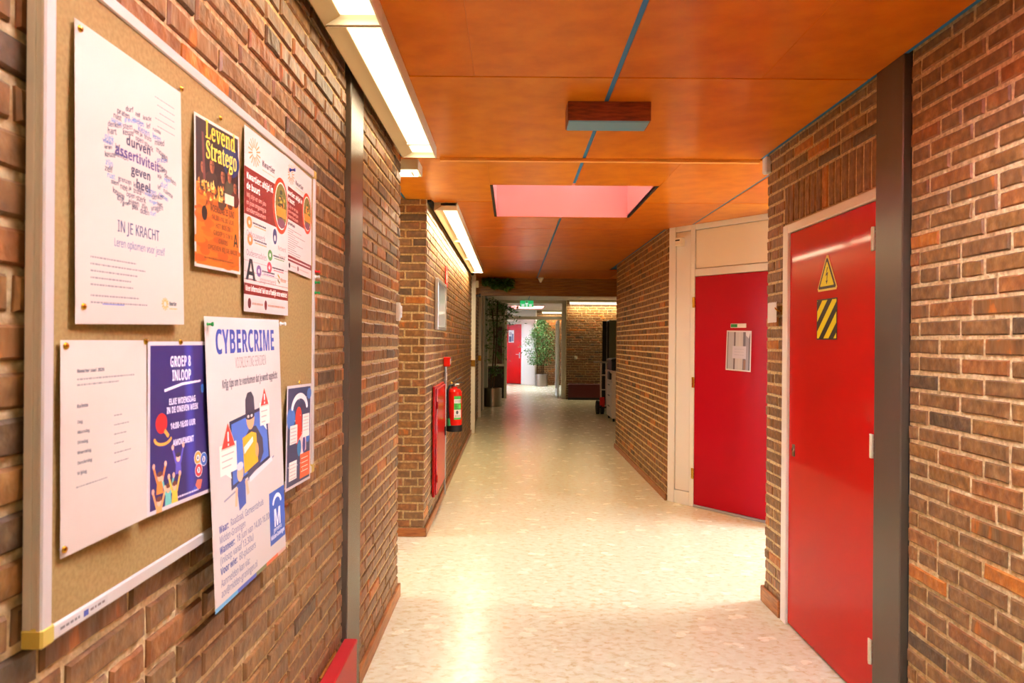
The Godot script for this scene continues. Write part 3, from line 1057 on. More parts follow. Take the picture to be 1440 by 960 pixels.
# ------------------------------------------------------------------ the notice board and its papers
const BOARD := -0.620

# corners as (depth, height) measured on the board's plane, in the order top near, top far, bottom far, bottom near;
# lifts say how far each corner stands off the board
func sheet(called: String, label: String, canvas: Canvas, corners: Array, lifts: Array, belly := 0.0, waves := 0.0, curl := 0.0) -> MeshInstance3D:
	var front := S()
	var back := S()
	var nu := 10
	var nv := 18
	var grid := []
	for j in nv + 1:
		var row := []
		for i in nu + 1:
			var u := float(i) / nu
			var v := float(j) / nv
			var p: Vector2 = corners[0].lerp(corners[1], u).lerp(corners[3].lerp(corners[2], u), v)
			var lift: float = lerpf(lerpf(lifts[0], lifts[1], u), lerpf(lifts[3], lifts[2], u), pow(v, 1.6))
			lift += belly * sin(PI * v) * (0.4 + 0.6 * sin(PI * clampf(u * 0.9 + 0.05, 0, 1))) + waves * sin(v * 7.0 + u * 2.0) * sin(PI * v)
			lift += curl * pow(1.0 - u, 3.0) * sin(PI * v)
			var off := maxf(0.0008, lift)
			var k := (0.618 - off) / 0.618
			row.append(V(BOARD + 0.002 + off, EYE + (p.y - EYE) * k, p.x * k))
		grid.append(row)
	for j in nv:
		for i in nu:
			var q := [grid[j][i], grid[j][i + 1], grid[j + 1][i + 1], grid[j + 1][i]]
			var ns := []
			for w in [[j, i], [j, i + 1], [j + 1, i + 1], [j + 1, i]]:
				var a: Vector3 = grid[w[0]][mini(w[1] + 1, nu)] - grid[w[0]][maxi(w[1] - 1, 0)]
				var b: Vector3 = grid[mini(w[0] + 1, nv)][w[1]] - grid[maxi(w[0] - 1, 0)][w[1]]
				var m := a.cross(b).normalized()
				ns.append(m if m.x > 0 else -m)
			var ts := []
			for w in [[i, j], [i + 1, j], [i + 1, j + 1], [i, j + 1]]:
				ts.append(Vector2(float(w[0]) / nu, float(w[1]) / nv))
			for o in [[0, 1, 2], [0, 2, 3]]:
				front.tri(q[o[0]], q[o[1]], q[o[2]], ns[o[0]], ns[o[1]], ns[o[2]], ts[o[0]], ts[o[1]], ts[o[2]])
				var z := Vector3(-0.0004, 0, 0)
				back.tri(q[o[0]] + z, q[o[1]] + z, q[o[2]] + z, -ns[o[0]], -ns[o[1]], -ns[o[2]])
	var sh := obj(called, [[front, canvas.material()], [back, mats.paper]])
	return tag(sh, label, "poster") as MeshInstance3D


func pin(d: float, y: float, kind: String, label: String, off := 0.004, group := "") -> void:
	var at := V(BOARD + off, y, d)
	if kind == "brass":
		var s := S()
		s.lathe(at, [Vector2(0.0, 0.0045), Vector2(0.002, 0.0043), Vector2(0.0042, 0.003), Vector2(0.0052, 0.0008), Vector2(0.0048, 0.0)], 14, Vector3.RIGHT)
		var t := thing("drawing_pin", label, "drawing pin", at, group)
		obj("head", s, mats.brass, t)
		obj("point", S().rod(at + Vector3(-0.008, 0, 0), at, 0.0006, 6), mats.steel, t)
	else:
		var s := S()
		s.lathe(at, [Vector2(0.0, 0.0), Vector2(0.0052, 0.0), Vector2(0.0055, 0.0015), Vector2(0.0032, 0.003), Vector2(0.0026, 0.006), Vector2(0.0028, 0.010), Vector2(0.0046, 0.0125), Vector2(0.0046, 0.0145), Vector2(0.0, 0.015)], 14, Vector3.RIGHT)
		var t := thing("push_pin", label, "push pin", at, group)
		obj("head", s, mats["plastic_" + kind], t)
		obj("point", S().rod(at + Vector3(-0.008, 0, 0), at, 0.0006, 6), mats.steel, t)


func build_board() -> void:
	var d0 := 0.885
	var d1 := 2.105
	var y0 := 1.064
	var y1 := 2.0
	var x := BOARD
	var t := thing("notice_board", "large cork notice board with a pale metal frame full of posters", "notice board", V(x - 0.01, y0, (d0 + d1) / 2))
	obj("cork_panel", S().span(V(x - 0.022, y0 + 0.01, d0 + 0.01), V(x - 0.001, y1 - 0.01, d1 - 0.01)), mats.cork, t)
	var w := 0.022
	for q in [[d0, d0 + w, y0 + 0.02, y1 - 0.02], [d1 - w, d1, y0 + 0.02, y1 - 0.02], [d0 + 0.02, d1 - 0.02, y0, y0 + w], [d0 + 0.02, d1 - 0.02, y1 - w, y1]]:
		var s := S()
		s.span(V(x - 0.006, q[2], q[0]), V(x + 0.003, q[3], q[1]), 0.0025)
		if q[1] - q[0] < 0.1:
			# grooved outer side
			var e: float = q[0] if q[0] < 1.0 else q[1]
			var g: float = 0.004 if q[0] < 1.0 else -0.004
			s.span(V(x - 0.0235, q[2], e + g * 0.2), V(x - 0.012, q[3], e + g * 4), 0.001)
			s.span(V(x - 0.012, q[2], e + g), V(x - 0.006, q[3], e + g * 4))
		else:
			s.span(V(x - 0.0235, q[2] + 0.001, q[0]), V(x - 0.006, q[3] - 0.001, q[1]))
		obj("frame_bar", s, mats.alu_trim, t)
	for q in [[d0, y0], [d1, y0], [d0, y1], [d1, y1]]:
		var sx := 1.0 if q[0] == d0 else -1.0
		var sy := 1.0 if q[1] == y0 else -1.0
		obj("corner_cap", S().span(V(x - 0.025, q[1] - sy * 0.001, q[0] - sx * 0.001), V(x + 0.0045, q[1] + sy * 0.026, q[0] + sx * 0.026), 0.003), mats.gold_plastic, t)
	var cv := Canvas.new(self, 160, 24, c8(206, 196, 184))
	cv.fine(6, 8, 60, 7, c8(120, 112, 104))
	cv.rect(78, 4, 16, 16, c8(70, 76, 140))
	cv.fine(100, 8, 50, 7, c8(130, 110, 98))
	var st := S()
	var xx := x + 0.0034
	st.quad(V(xx, y0 + 0.018, 0.918), V(xx, y0 + 0.018, 1.03), V(xx, y0 + 0.005, 1.03), V(xx, y0 + 0.005, 0.918), Vector3.RIGHT)
	obj("maker_sticker", st, cv.material(), t)

	posters()
	# pins
	pin(0.952, 1.913, "brass", "brass drawing pin in the top near corner of the white word cloud poster")
	pin(1.243, 1.937, "brass", "brass drawing pin at the word cloud poster's top corner beside the fiery poster")
	pin(0.958, 1.52, "brass", "brass drawing pin at the bottom corner of the word cloud poster", 0.008)
	pin(0.927, 1.464, "brass", "brass drawing pin in the top near corner of the printed timetable sheet")
	pin(1.128, 1.47, "brass", "brass drawing pin between the timetable sheet and the purple poster")
	pin(0.924, 1.184, "brass", "brass drawing pin at the bottom corner of the timetable sheet", 0.006)
	pin(1.247, 1.469, "brass", "brass drawing pin at the top middle of the purple poster")
	pin(1.409, 1.938, "brass", "dark drawing pin at the top of the fiery orange poster")
	pin(1.352, 1.505, "green", "green push pin in the top corner of the cybercrime poster")
	pin(1.785, 1.517, "white", "white push pin in the far top corner of the cybercrime poster")
	pin(1.853, 1.943, "blue", "blue push pin between the two white and maroon posters")
	pin(2.095, 1.672, "white", "white push pin in the board's frame edge, above two green ones")
	pin(2.098, 1.688, "red", "red push pin at the far edge of the notice board")
	pin(2.098, 1.654, "green", "upper green push pin at the far edge of the notice board")
	pin(2.098, 1.622, "green", "lower green push pin at the far edge of the notice board")
	pin(1.947, 1.352, "brass", "small pin at the top of the dark blue speech bubble poster")


func posters() -> void:
	var ink := c8(52, 50, 58)
	# 1. word cloud
	var c := Canvas.new(self, 600, 850, c8(208, 188, 168))
	for k in 5:
		c.fine(420 + k % 3 * 14, 72 + k * 24, 132 - k % 3 * 14, 4, c8(150, 138, 132))
	var words := ["durf", "zelf", "kracht", "praten", "voelen", "lef", "ruimte", "rust", "grenzen", "kiezen", "leren", "samen", "stem", "nee", "ja", "trots", "moed", "denken", "keuze", "open", "sterk", "mogen", "hart", "kijk", "eigen", "zijn", "vragen", "groei", "plek", "doen"]
	var row := 0
	var wi := 0
	for y in range(166, 480, 19):
		var f := (y - 322.0) / 168.0
		var half := 172.0 * sqrt(maxf(0.0, 1.0 - f * f)) + 14
		var x := 316.0 - half + rng.randf_range(-8, 8)
		while x < 316.0 + half - 24:
			var s: String = words[wi % words.size()]
			wi += 1
			var size := rng.randi_range(17, 25)
			var tone: Color = [c8(52, 46, 64), c8(52, 46, 64), c8(70, 64, 84), c8(66, 96, 156), c8(52, 46, 64), c8(96, 128, 178)][rng.randi() % 6]
			if not (absf(y - 314) < 62 and x > 190 and x < 420):
				c.text(s, x, y - 8, size, tone, "regular", 0, 0.0, [0.0, 0.0, 0.2, -0.2][rng.randi() % 4])
			x += s.length() * size * 0.56 + 5
		row += 1
	c.text("durven", 318, 244, 42, c8(40, 36, 66), "bold", 1)
	c.text("assertiviteit", 316, 286, 44, c8(70, 46, 104), "bold", 1)
	c.text("geven", 330, 330, 40, c8(40, 36, 66), "bold", 1)
	c.text("heel", 344, 370, 42, c8(40, 36, 66), "bold", 1)
	c.text("IN JE KRACHT", 318, 516, 50, c8(62, 62, 96), "regular", 1, 244)
	c.text("Leren opkomen voor jezelf", 326, 578, 34, c8(110, 108, 138), "regular", 1, 296)
	for q in [[652, 230], [672, 286], [692, 236], [712, 200], [732, 212], [764, 244], [784, 292]]:
		c.fine(66, q[0], q[1], 5, c8(140, 128, 126))
	c.rect(120, 789, 110, 3, c8(110, 120, 190))
	for k in 12:
		var a := TAU * k / 12
		c.line(Vector2(470, 778) + Vector2(cos(a), sin(a)) * 9, Vector2(470, 778) + Vector2(cos(a), sin(a)) * 23, 5, c8(236, 156, 70))
	c.text("Kwartier", 498, 764, 20, ink, "bold", 0, 52)
	c.fine(498, 792, 54, 4, c8(236, 156, 70))
	sheet("poster", "white poster with a round word cloud headed IN JE KRACHT", c, [Vector2(0.944, 1.925), Vector2(1.246, 1.931), Vector2(1.266, 1.502), Vector2(0.951, 1.495)], [0.002, 0.002, 0.014, 0.006], 0.006, 0.002)

	# 2. fiery outdoor game poster
	c = Canvas.new(self, 420, 594, c8(210, 191, 171))
	c.rect(12, 12, 396, 570, c8(206, 104, 18))
	for k in 40:
		c.ell(rng.randf_range(20, 400), rng.randf_range(330, 575), rng.randf_range(30, 70), rng.randf_range(8, 26), c8(206, 104, 18).lerp(c8(168, 70, 10), rng.randf()))
	c.rect(12, 12, 396, 250, c8(44, 24, 18))
	c.ell(330, 120, 90, 70, c8(34, 44, 84))
	for k in 34:
		var x := rng.randf_range(30, 390)
		c.ell(x, rng.randf_range(225, 318), rng.randf_range(14, 34), rng.randf_range(10, 30), [c8(52, 24, 14), c8(96, 40, 14), c8(70, 46, 30), c8(150, 66, 14)][rng.randi() % 4])
	for q in [[70, 190, 26], [150, 172, 30], [250, 196, 28], [316, 184, 27], [372, 222, 24]]:
		c.ell(q[0], q[1] + q[2] * 2.3, q[2] * 1.7, q[2] * 1.5, [c8(60, 40, 30), c8(86, 34, 18), c8(70, 66, 44)][rng.randi() % 3])
		c.ell(q[0], q[1] - 4, q[2] * 0.95, q[2] * 1.25, c8(44, 26, 20))
		c.ell(q[0], q[1] + 6, q[2] * 0.68, q[2], c8(158, 92, 54))
		c.ell(q[0] + q[2] * 0.3, q[1] + 8, q[2] * 0.36, q[2] * 0.9, c8(116, 60, 34))
		c.rect(q[0] - q[2] * 1.05, q[1] - q[2] * 0.75, q[2] * 2.1, q[2] * 0.26, c8(40, 24, 20))
		c.rect(q[0] - q[2] * 0.45, q[1], q[2] * 0.3, 4, c8(50, 26, 20))
		c.rect(q[0] + q[2] * 0.15, q[1], q[2] * 0.3, 4, c8(50, 26, 20))
		c.rect(q[0] - q[2] * 0.25, q[1] + q[2] * 0.6, q[2] * 0.5, 3, c8(120, 50, 40))
	c.poly([Vector2(60, 60), Vector2(78, 60), Vector2(94, 250), Vector2(72, 250)], c8(110, 60, 50))
	for k in 60:
		var x := rng.randf_range(24, 260)
		var y := rng.randf_range(252, 322)
		c.poly([Vector2(x - 9, y), Vector2(x + rng.randf_range(-5, 5), y - rng.randf_range(8, 26)), Vector2(x + 9, y)], [c8(228, 150, 40), c8(206, 104, 24), c8(244, 200, 100)][rng.randi() % 3])
	c.rect(268, 266, 92, 42, c8(226, 206, 170))
	c.text("Levend", 236, -14, 96, c8(236, 190, 50), "serif", 1, 290)
	c.text("Stratego", 246, 62, 98, c8(240, 202, 70), "serif", 1, 300)
	c.ell(82, 376, 24, 29, c8(40, 24, 16))
	c.line(Vector2(90, 350), Vector2(104, 326), 5, c8(40, 24, 16))
	c.text("WOENSDAG 25 JUNI", 246, 322, 40, c8(74, 34, 10), "bold", 1, 230)
	var yy := 366
	for s in ["14.30 - 16.30 UUR", "HET BOS IN", "GROEP 5 T/M 8", "GRATIS", "OPGEVEN BIJ DE BALIE"]:
		c.text(s, 250, yy, 26, c8(112, 52, 12), "bold", 1)
		yy += 31
	c.fine(80, 548, 270, 6, c8(110, 52, 10))
	c.text("A", 374, 408, 78, c8(34, 24, 18), "bold", 1, 48)
	sheet("poster", "fiery orange and black poster with gold gothic lettering", c, [Vector2(1.299, 1.915), Vector2(1.512, 1.929), Vector2(1.526, 1.622), Vector2(1.307, 1.617)], [0.001, 0.001, 0.004, 0.006], 0.006, 0.001, 0.004)

	# 3. and 4. neighbourhood work posters, large and small
	for small in [false, true]:
		c = Canvas.new(self, 600, 850, c8(209, 191, 174))
		for k in 16:
			var a := TAU * k / 16 + 0.1
			var m := Vector2(120, 110)
			c.line(m + Vector2(cos(a), sin(a)) * 26, m + Vector2(cos(a), sin(a)) * 76, 8, c8(226, 130, 62))
		c.text("Kwartier", 218, 112, 46, c8(80, 60, 62), "bold", 0, 180)
		c.fine(222, 172, 170, 7, c8(214, 166, 120))
		c.rect(0, 212, 470, 250, c8(128, 36, 26))
		c.text("Kwartier: altijd in", 24, 226, 50, c8(244, 226, 206), "bold", 0, 350)
		c.text("de buurt", 24, 280, 50, c8(244, 226, 206), "bold", 0, 170)
		for k in 3:
			c.text(["Wij zijn er om jou", "en jouw omgeving te", "ondersteunen"][k], 24, 338 + k * 38, 34, c8(214, 160, 140), "regular", 0, 250)
		c.ell(486, 322, 118, 168, c8(214, 62, 22))
		c.ell(492, 322, 96, 142, c8(244, 226, 206))
		c.ell(494, 322, 90, 134, c8(118, 104, 40))
		for k in 30:
			var a := rng.randf() * TAU
			var r := rng.randf() * 0.8
			c.ell(494 + cos(a) * 78 * r, 322 + sin(a) * 118 * r, rng.randf_range(8, 24), rng.randf_range(6, 16), [c8(176, 150, 40), c8(96, 84, 36), c8(70, 66, 40), c8(196, 120, 30)][rng.randi() % 4])
		c.rect(420, 330, 148, 58, c8(204, 128, 36))
		c.ell(494, 424, 60, 30, c8(120, 72, 84))
		if small:
			c.text("Spreekuur", 30, 470, 34, ink, "bold", 0)
			for k in 13:
				c.fine(34, 528 + k * 17, rng.randf_range(120, 420), 6, c8(150, 124, 110))
		else:
			var tags := [[60, 500, c8(224, 128, 52)], [70, 590, c8(224, 128, 52)], [330, 640, c8(84, 140, 62)], [320, 712, c8(206, 66, 74)], [180, 748, c8(122, 88, 130)]]
			for q in tags:
				c.ell(q[0], q[1], 32, 32, q[2])
				c.ell(q[0], q[1], 12, 12, c8(209, 191, 174))
				c.fine(q[0] + 42, q[1] - 10, 170, 9, ink)
				c.fine(q[0] + 60, q[1] + 6, 150, 6, q[2])
			c.ell(398, 520, 30, 46, c8(70, 66, 104))
			c.ell(398, 530, 13, 18, c8(209, 191, 174))
			c.text("Opbouwwerk", 24, 534, 44, c8(150, 130, 126), "regular", 0, 240)
			c.text("Ouderenadvies", 24, 636, 46, c8(150, 130, 126), "regular", 0, 260)
			c.text("Netwerk", 440, 556, 38, c8(170, 140, 126), "regular", 0, 130)
			c.text("Dienst", 452, 606, 38, c8(170, 140, 126), "regular", 0, 110)
			c.text("Jongerenwerk", 190, 770, 38, c8(170, 140, 126), "regular", 0, 230)
			c.text("A", 80, 660, 160, c8(40, 34, 36), "bold", 1, 120)
			c.fine(20, 800, 130, 5, ink)
			c.line(Vector2(440, 740), Vector2(470, 760), 12, c8(180, 140, 40))
			c.line(Vector2(440, 770), Vector2(470, 790), 12, c8(120, 110, 60))
			c.text("Nieuw", 480, 748, 34, c8(196, 130, 90), "bold", 0, 90)
		c.rect(0, 806 if not small else 770, 600, 2, c8(128, 36, 26))
		var by := 792 if small else 800
		c.rect(0, by - 36, 600, 0.01, c8(128, 36, 26))
		sheet_footer(c, small)
		if small:
			sheet("poster", "smaller white poster with a maroon band, half behind the larger one like it", c, [Vector2(1.815, 1.974), Vector2(2.06, 1.967), Vector2(2.062, 1.662), Vector2(1.84, 1.668)], [0.0008, 0.0012, 0.002, 0.001], 0.001)
		else:
			sheet("poster", "larger white poster with a maroon band, red ringed photo and sun logo", c, [Vector2(1.543, 1.968), Vector2(1.842, 1.973), Vector2(1.852, 1.541), Vector2(1.548, 1.54)], [0.003, 0.003, 0.006, 0.004], 0.005, 0.002, 0.004)

	# 5. timetable
	c = Canvas.new(self, 420, 594, c8(208, 188, 168))
	c.text("Rooster zaal 2025", 66, 78, 15, c8(90, 84, 88), "bold")
	c.fine(68, 108, 280, 5, c8(140, 130, 126))
	c.fine(68, 124, 196, 5, c8(140, 130, 126))
	c.text("Ruimte", 66, 178, 14, c8(90, 84, 88), "bold")
	for k in 7:
		c.rect(62, 216 + k * 29, 318, 1, c8(196, 186, 178))
	for x in [62, 232, 379]:
		c.rect(x, 216, 1, 175, c8(196, 186, 178))
	var days := ["Dag", "Maandag", "Dinsdag", "Woensdag", "Donderdag", "Vrijdag"]
	for k in 6:
		c.text(days[k], 68, 222 + k * 29, 13, c8(96, 90, 94), "regular")
		c.fine(240, 229 + k * 29, 40 + (k * 37) % 50, 4, c8(140, 130, 126))
	c.fine(64, 412, 142, 4, c8(140, 130, 126))
	sheet("paper_sheet", "white printed timetable sheet pinned low beside the frame, its bottom corner curling", c, [Vector2(0.92, 1.472), Vector2(1.136, 1.472), Vector2(1.143, 1.171), Vector2(0.923, 1.171)], [0.002, 0.002, 0.022, 0.003], 0.004, 0.0015)

	# 6. purple poster
	c = Canvas.new(self, 420, 594, c8(209, 193, 186))
	c.rect(14, 14, 392, 566, c8(50, 34, 92))
	for k in 20:
		c.rect(230 + k * 4, 14, 4, 566, c8(50, 34, 92).lerp(c8(64, 60, 146), sin(PI * k / 20.0)))
	c.text("GROEP 8", 214, 40, 54, c8(244, 234, 236), "bold", 1, 150)
	c.text("INLOOP", 220, 90, 54, c8(244, 234, 236), "bold", 1, 136)
	c.poly([Vector2(100, 168), Vector2(220, 150), Vector2(360, 146), Vector2(358, 154), Vector2(220, 160), Vector2(102, 178)], c8(240, 228, 232))
	for q in [["ELKE WOENSDAG", 196, 206], ["IN DE ONEVEN WEEK", 226, 240], ["14:00-16:00 UUR", 284, 190], ["AMOVEMENT", 346, 158]]:
		c.text(q[0], 224, q[1], 32, c8(236, 226, 236), "bold", 1, q[2] * 0.92)
	c.ell(82, 286, 36, 36, c8(206, 34, 34))
	c.line(Vector2(100, 312), Vector2(126, 336), 15, c8(226, 150, 50))
	for k in 14:
		var a := 0.4 + k * 0.2
		c.ell(92 + cos(a) * 52, 336 + sin(a) * 24, 6, 6, c8(232, 160, 60))
	c.ell(372, 180, 14, 17, c8(60, 120, 190))
	c.rect(352, 172, 10, 30, c8(50, 50, 60))
	for q in [[322, 444, c8(236, 160, 60), "4"], [366, 456, c8(70, 110, 180), "2"], [326, 492, c8(204, 50, 50), "3"]]:
		c.ell(q[0], q[1], 27, 27, c8(240, 232, 226))
		c.ell(q[0], q[1], 24, 24, q[2])
		c.ell(q[0], q[1], 12, 12, c8(240, 232, 226))
		c.text(q[3], q[0], q[1] - 11, 18, ink, "bold", 1)
	# small cheering figures
	for q in [[186, 420, c8(96, 84, 176), 1], [70, 470, c8(232, 130, 50), 0], [120, 520, c8(110, 196, 180), 0], [66, 556, c8(240, 160, 90), 0], [160, 520, c8(240, 190, 60), 0]]:
		c.poly([Vector2(q[0] - 20, q[1] + 60), Vector2(q[0] - 15, q[1] + 14), Vector2(q[0] + 15, q[1] + 14), Vector2(q[0] + 20, q[1] + 60)], q[2])
		c.ell(q[0], q[1], 14, 17, c8(236, 176, 140))
		c.ell(q[0], q[1] - 9, 15, 9, [c8(110, 60, 40), c8(60, 44, 50)][q[3]])
		for s in [-1, 1]:
			c.line(Vector2(q[0] + s * 13, q[1] + 22), Vector2(q[0] + s * 34, q[1] - 34), 10, q[2])
			c.ell(q[0] + s * 35, q[1] - 40, 8, 10, c8(236, 176, 140))
	c.poly([Vector2(286, 566), Vector2(314, 526), Vector2(350, 532), Vector2(336, 566)], c8(226, 110, 80))
	c.poly([Vector2(270, 566), Vector2(300, 546), Vector2(322, 570)], c8(50, 80, 180))
	c.fine(180, 562, 140, 7, c8(220, 210, 226))
	sheet("poster", "purple GROEP 8 INLOOP poster with billiard balls and cheering figures", c, [Vector2(1.141, 1.47), Vector2(1.361, 1.47), Vector2(1.389, 1.161), Vector2(1.143, 1.171)], [0.001, 0.001, 0.012, 0.012], 0.004, 0.002)

	# 7. cybercrime poster
	c = Canvas.new(self, 640, 900, c8(210, 195, 180))
	c.text("CYBERCRIME", 326, 16, 104, c8(62, 74, 150), "bold", 1, 520)
	c.text("VOORLICHTING SENIOREN", 352, 116, 50, c8(160, 140, 128), "regular", 1, 280)
	c.text("Krijg tips om te voorkomen dat je wordt opgelicht", 356, 186, 36, c8(86, 76, 80), "bold", 1, 500)
	c.ky = 0.86
	c.oy = -8.0
	c.poly([Vector2(150, 392), Vector2(480, 366), Vector2(500, 600), Vector2(148, 650)], c8(56, 52, 74))
	c.poly([Vector2(164, 404), Vector2(468, 380), Vector2(486, 588), Vector2(162, 634)], c8(84, 116, 190))
	c.line(Vector2(90, 676), Vector2(540, 600), 7, c8(150, 140, 150))
	c.line(Vector2(300, 646), Vector2(520, 606), 22, c8(226, 214, 208))
	# masked thief with a folder
	c.poly([Vector2(286, 640), Vector2(270, 470), Vector2(320, 440), Vector2(372, 440), Vector2(430, 500), Vector2(436, 560), Vector2(390, 610)], c8(74, 68, 82))
	c.ell(324, 400, 36, 48, c8(232, 164, 110))
	c.poly([Vector2(282, 386), Vector2(284, 326), Vector2(304, 300), Vector2(338, 298), Vector2(360, 322), Vector2(366, 386)], c8(70, 62, 72))
	c.ell(322, 394, 40, 14, c8(60, 54, 66))
	c.ell(306, 394, 10, 6, c8(210, 195, 180))
	c.ell(336, 394, 10, 6, c8(210, 195, 180))
	c.poly([Vector2(250, 470), Vector2(330, 458), Vector2(372, 470), Vector2(382, 590), Vector2(258, 612)], c8(240, 172, 40))
	c.poly([Vector2(258, 508), Vector2(340, 478), Vector2(342, 500), Vector2(262, 536)], c8(244, 230, 210))
	c.ell(374, 540, 16, 30, c8(232, 164, 110))
	# speech sheets with warning signs
	for q in [[70, 470, 128, 110], [412, 352, 96, 96]]:
		c.rect(q[0], q[1], q[2], q[3], c8(246, 232, 208))
		for k in 3:
			c.rect(q[0] + 14, q[1] + 36 + k * 22, q[2] - 34 - k * 12, 5, c8(196, 178, 160))
		c.poly([Vector2(q[0] + q[2] * 0.3, q[1] + q[3]), Vector2(q[0] + q[2] * 0.6, q[1] + q[3]), Vector2(q[0] + q[2] * 0.65, q[1] + q[3] + 26)], c8(246, 232, 208))
		var w: float = q[2] * 0.42
		var cx: float = q[0] + q[2] * 0.52
		c.poly([Vector2(cx, q[1] - w * 1.55), Vector2(cx - w * 1.04, q[1] + 20), Vector2(cx + w * 1.04, q[1] + 20)], c8(244, 196, 170))
		c.poly([Vector2(cx, q[1] - w * 1.4), Vector2(cx - w * 0.94, q[1] + 14), Vector2(cx + w * 0.94, q[1] + 14)], c8(214, 58, 40))
		c.rect(cx - 5, q[1] - w * 0.8, 10, w * 0.66, c8(246, 236, 226))
		c.rect(cx - 5, q[1], 10, 9, c8(246, 236, 226))
	# little figure in front
	c.poly([Vector2(190, 640), Vector2(262, 628), Vector2(262, 730), Vector2(206, 744)], c8(66, 84, 150))
	c.ell(222, 600, 26, 34, c8(232, 176, 130))
	c.ell(222, 574, 28, 16, c8(214, 208, 206))
	c.line(Vector2(268, 640), Vector2(284, 700), 20, c8(232, 176, 130))
	c.line(Vector2(190, 650), Vector2(180, 720), 18, c8(232, 176, 130))
	c.ky = 1.0
	c.oy = 0.0
	var rows := [["Waar:", " Raadzaal, Gemeentehuis"], ["", "Midden-Groningen"], ["Wanneer:", " 18 juni van 14.00-16.00u"], ["", "(inloop vanaf 13.30u)"], ["Voor wie:", " 60-plussers"], ["", ""], ["", "Aanmelden kan via:"], ["", "aov@midden-groningen.nl"]]
	# the print climbs a little, as the sheet hangs
	var ry := 634.0
	for r in rows:
		if r[1] != "":
			var x0 := 46.0
			if r[0] != "":
				c.text(r[0], x0, ry, 32, c8(74, 76, 130), "bold", 0, r[0].length() * 14.5)
				x0 += r[0].length() * 14.5 + 4
			c.text(r[1], x0, ry, 32, c8(128, 122, 140), "regular", 0, r[1].length() * 13.0)
		ry += 33.0 if r[1] != "" else 6.0
	c.rect(476, 640, 164, 200, c8(60, 92, 168))
	c.text("M", 558, 690, 96, c8(246, 240, 236), "bold", 1, 84)
	for k in 22:
		var a := PI * (1.12 + 0.76 * k / 21.0)
		c.ell(558 + cos(a) * 44, 700 + sin(a) * 38, 8, 8, c8(246, 240, 236))
	c.text("gemeente", 558, 776, 22, c8(238, 232, 232), "regular", 1, 90)
	c.text("Midden-Groningen", 558, 798, 24, c8(238, 232, 232), "bold", 1, 150)
	for q in [[0, 170, c8(110, 170, 200)], [170, 160, c8(88, 100, 170)], [330, 100, c8(120, 120, 70)], [430, 120, c8(220, 110, 66)], [550, 90, c8(220, 176, 150)]]:
		c.rect(q[0], 886, q[1], 14, q[2])
	sheet("poster", "large white CYBERCRIME poster with a masked thief, hanging below the board", c, [Vector2(1.348, 1.521), Vector2(1.779, 1.527), Vector2(1.85, 0.9), Vector2(1.411, 0.897)], [0.004, 0.004, 0.03, 0.03], 0.01, 0.003)

	# 8. speech bubble poster
	c = Canvas.new(self, 420, 594, c8(209, 193, 182))
	c.rect(16, 16, 388, 562, c8(62, 60, 84))
	c.ell(70, 190, 66, 60, c8(70, 110, 170))
	c.ell(380, 60, 40, 34, c8(70, 110, 170))
	c.ell(360, 320, 40, 40, c8(70, 110, 170))
	for k in 34:
		var a := PI * (1.08 + 0.84 * k / 33.0)
		c.ell(214 + cos(a) * 130, 150 + sin(a) * 84, 17, 17, c8(240, 226, 214))
	c.ell(196, 200, 54, 70, c8(220, 52, 30))
	c.poly([Vector2(152, 220), Vector2(250, 220), Vector2(262, 330), Vector2(160, 350)], c8(220, 52, 30))
	c.poly([Vector2(196, 330), Vector2(262, 296), Vector2(330, 300), Vector2(336, 400), Vector2(240, 430), Vector2(186, 380)], c8(232, 190, 176))
	c.ell(214, 376, 34, 50, c8(48, 120, 160))
	c.ell(296, 366, 26, 50, c8(74, 60, 120))
	for q in [[58, 232, 120, 108], [266, 182, 124, 140], [52, 440, 124, 108]]:
		c.rect(q[0], q[1], q[2], q[3], c8(244, 226, 206))
		for k in 5:
			c.fine(q[0] + 12, q[1] + 16 + k * 20, q[2] - 26, 5, c8(190, 160, 146))
	c.rect(232, 418, 172, 146, c8(226, 96, 44))
	for k in 4:
		c.rect(252, 444 + k * 26, 120, 5, c8(246, 220, 200))
	for k in 14:
		c.ell(rng.randf_range(30, 390), rng.randf_range(30, 560), 4, 4, c8(236, 222, 212))
	sheet("poster", "small dark blue speech bubble poster at the board's lower far corner", c, [Vector2(1.851, 1.347), Vector2(2.074, 1.341), Vector2(2.068, 1.05), Vector2(1.841, 1.057)], [0.002, 0.001, 0.012, 0.024], 0.004, 0.0, 0.006)


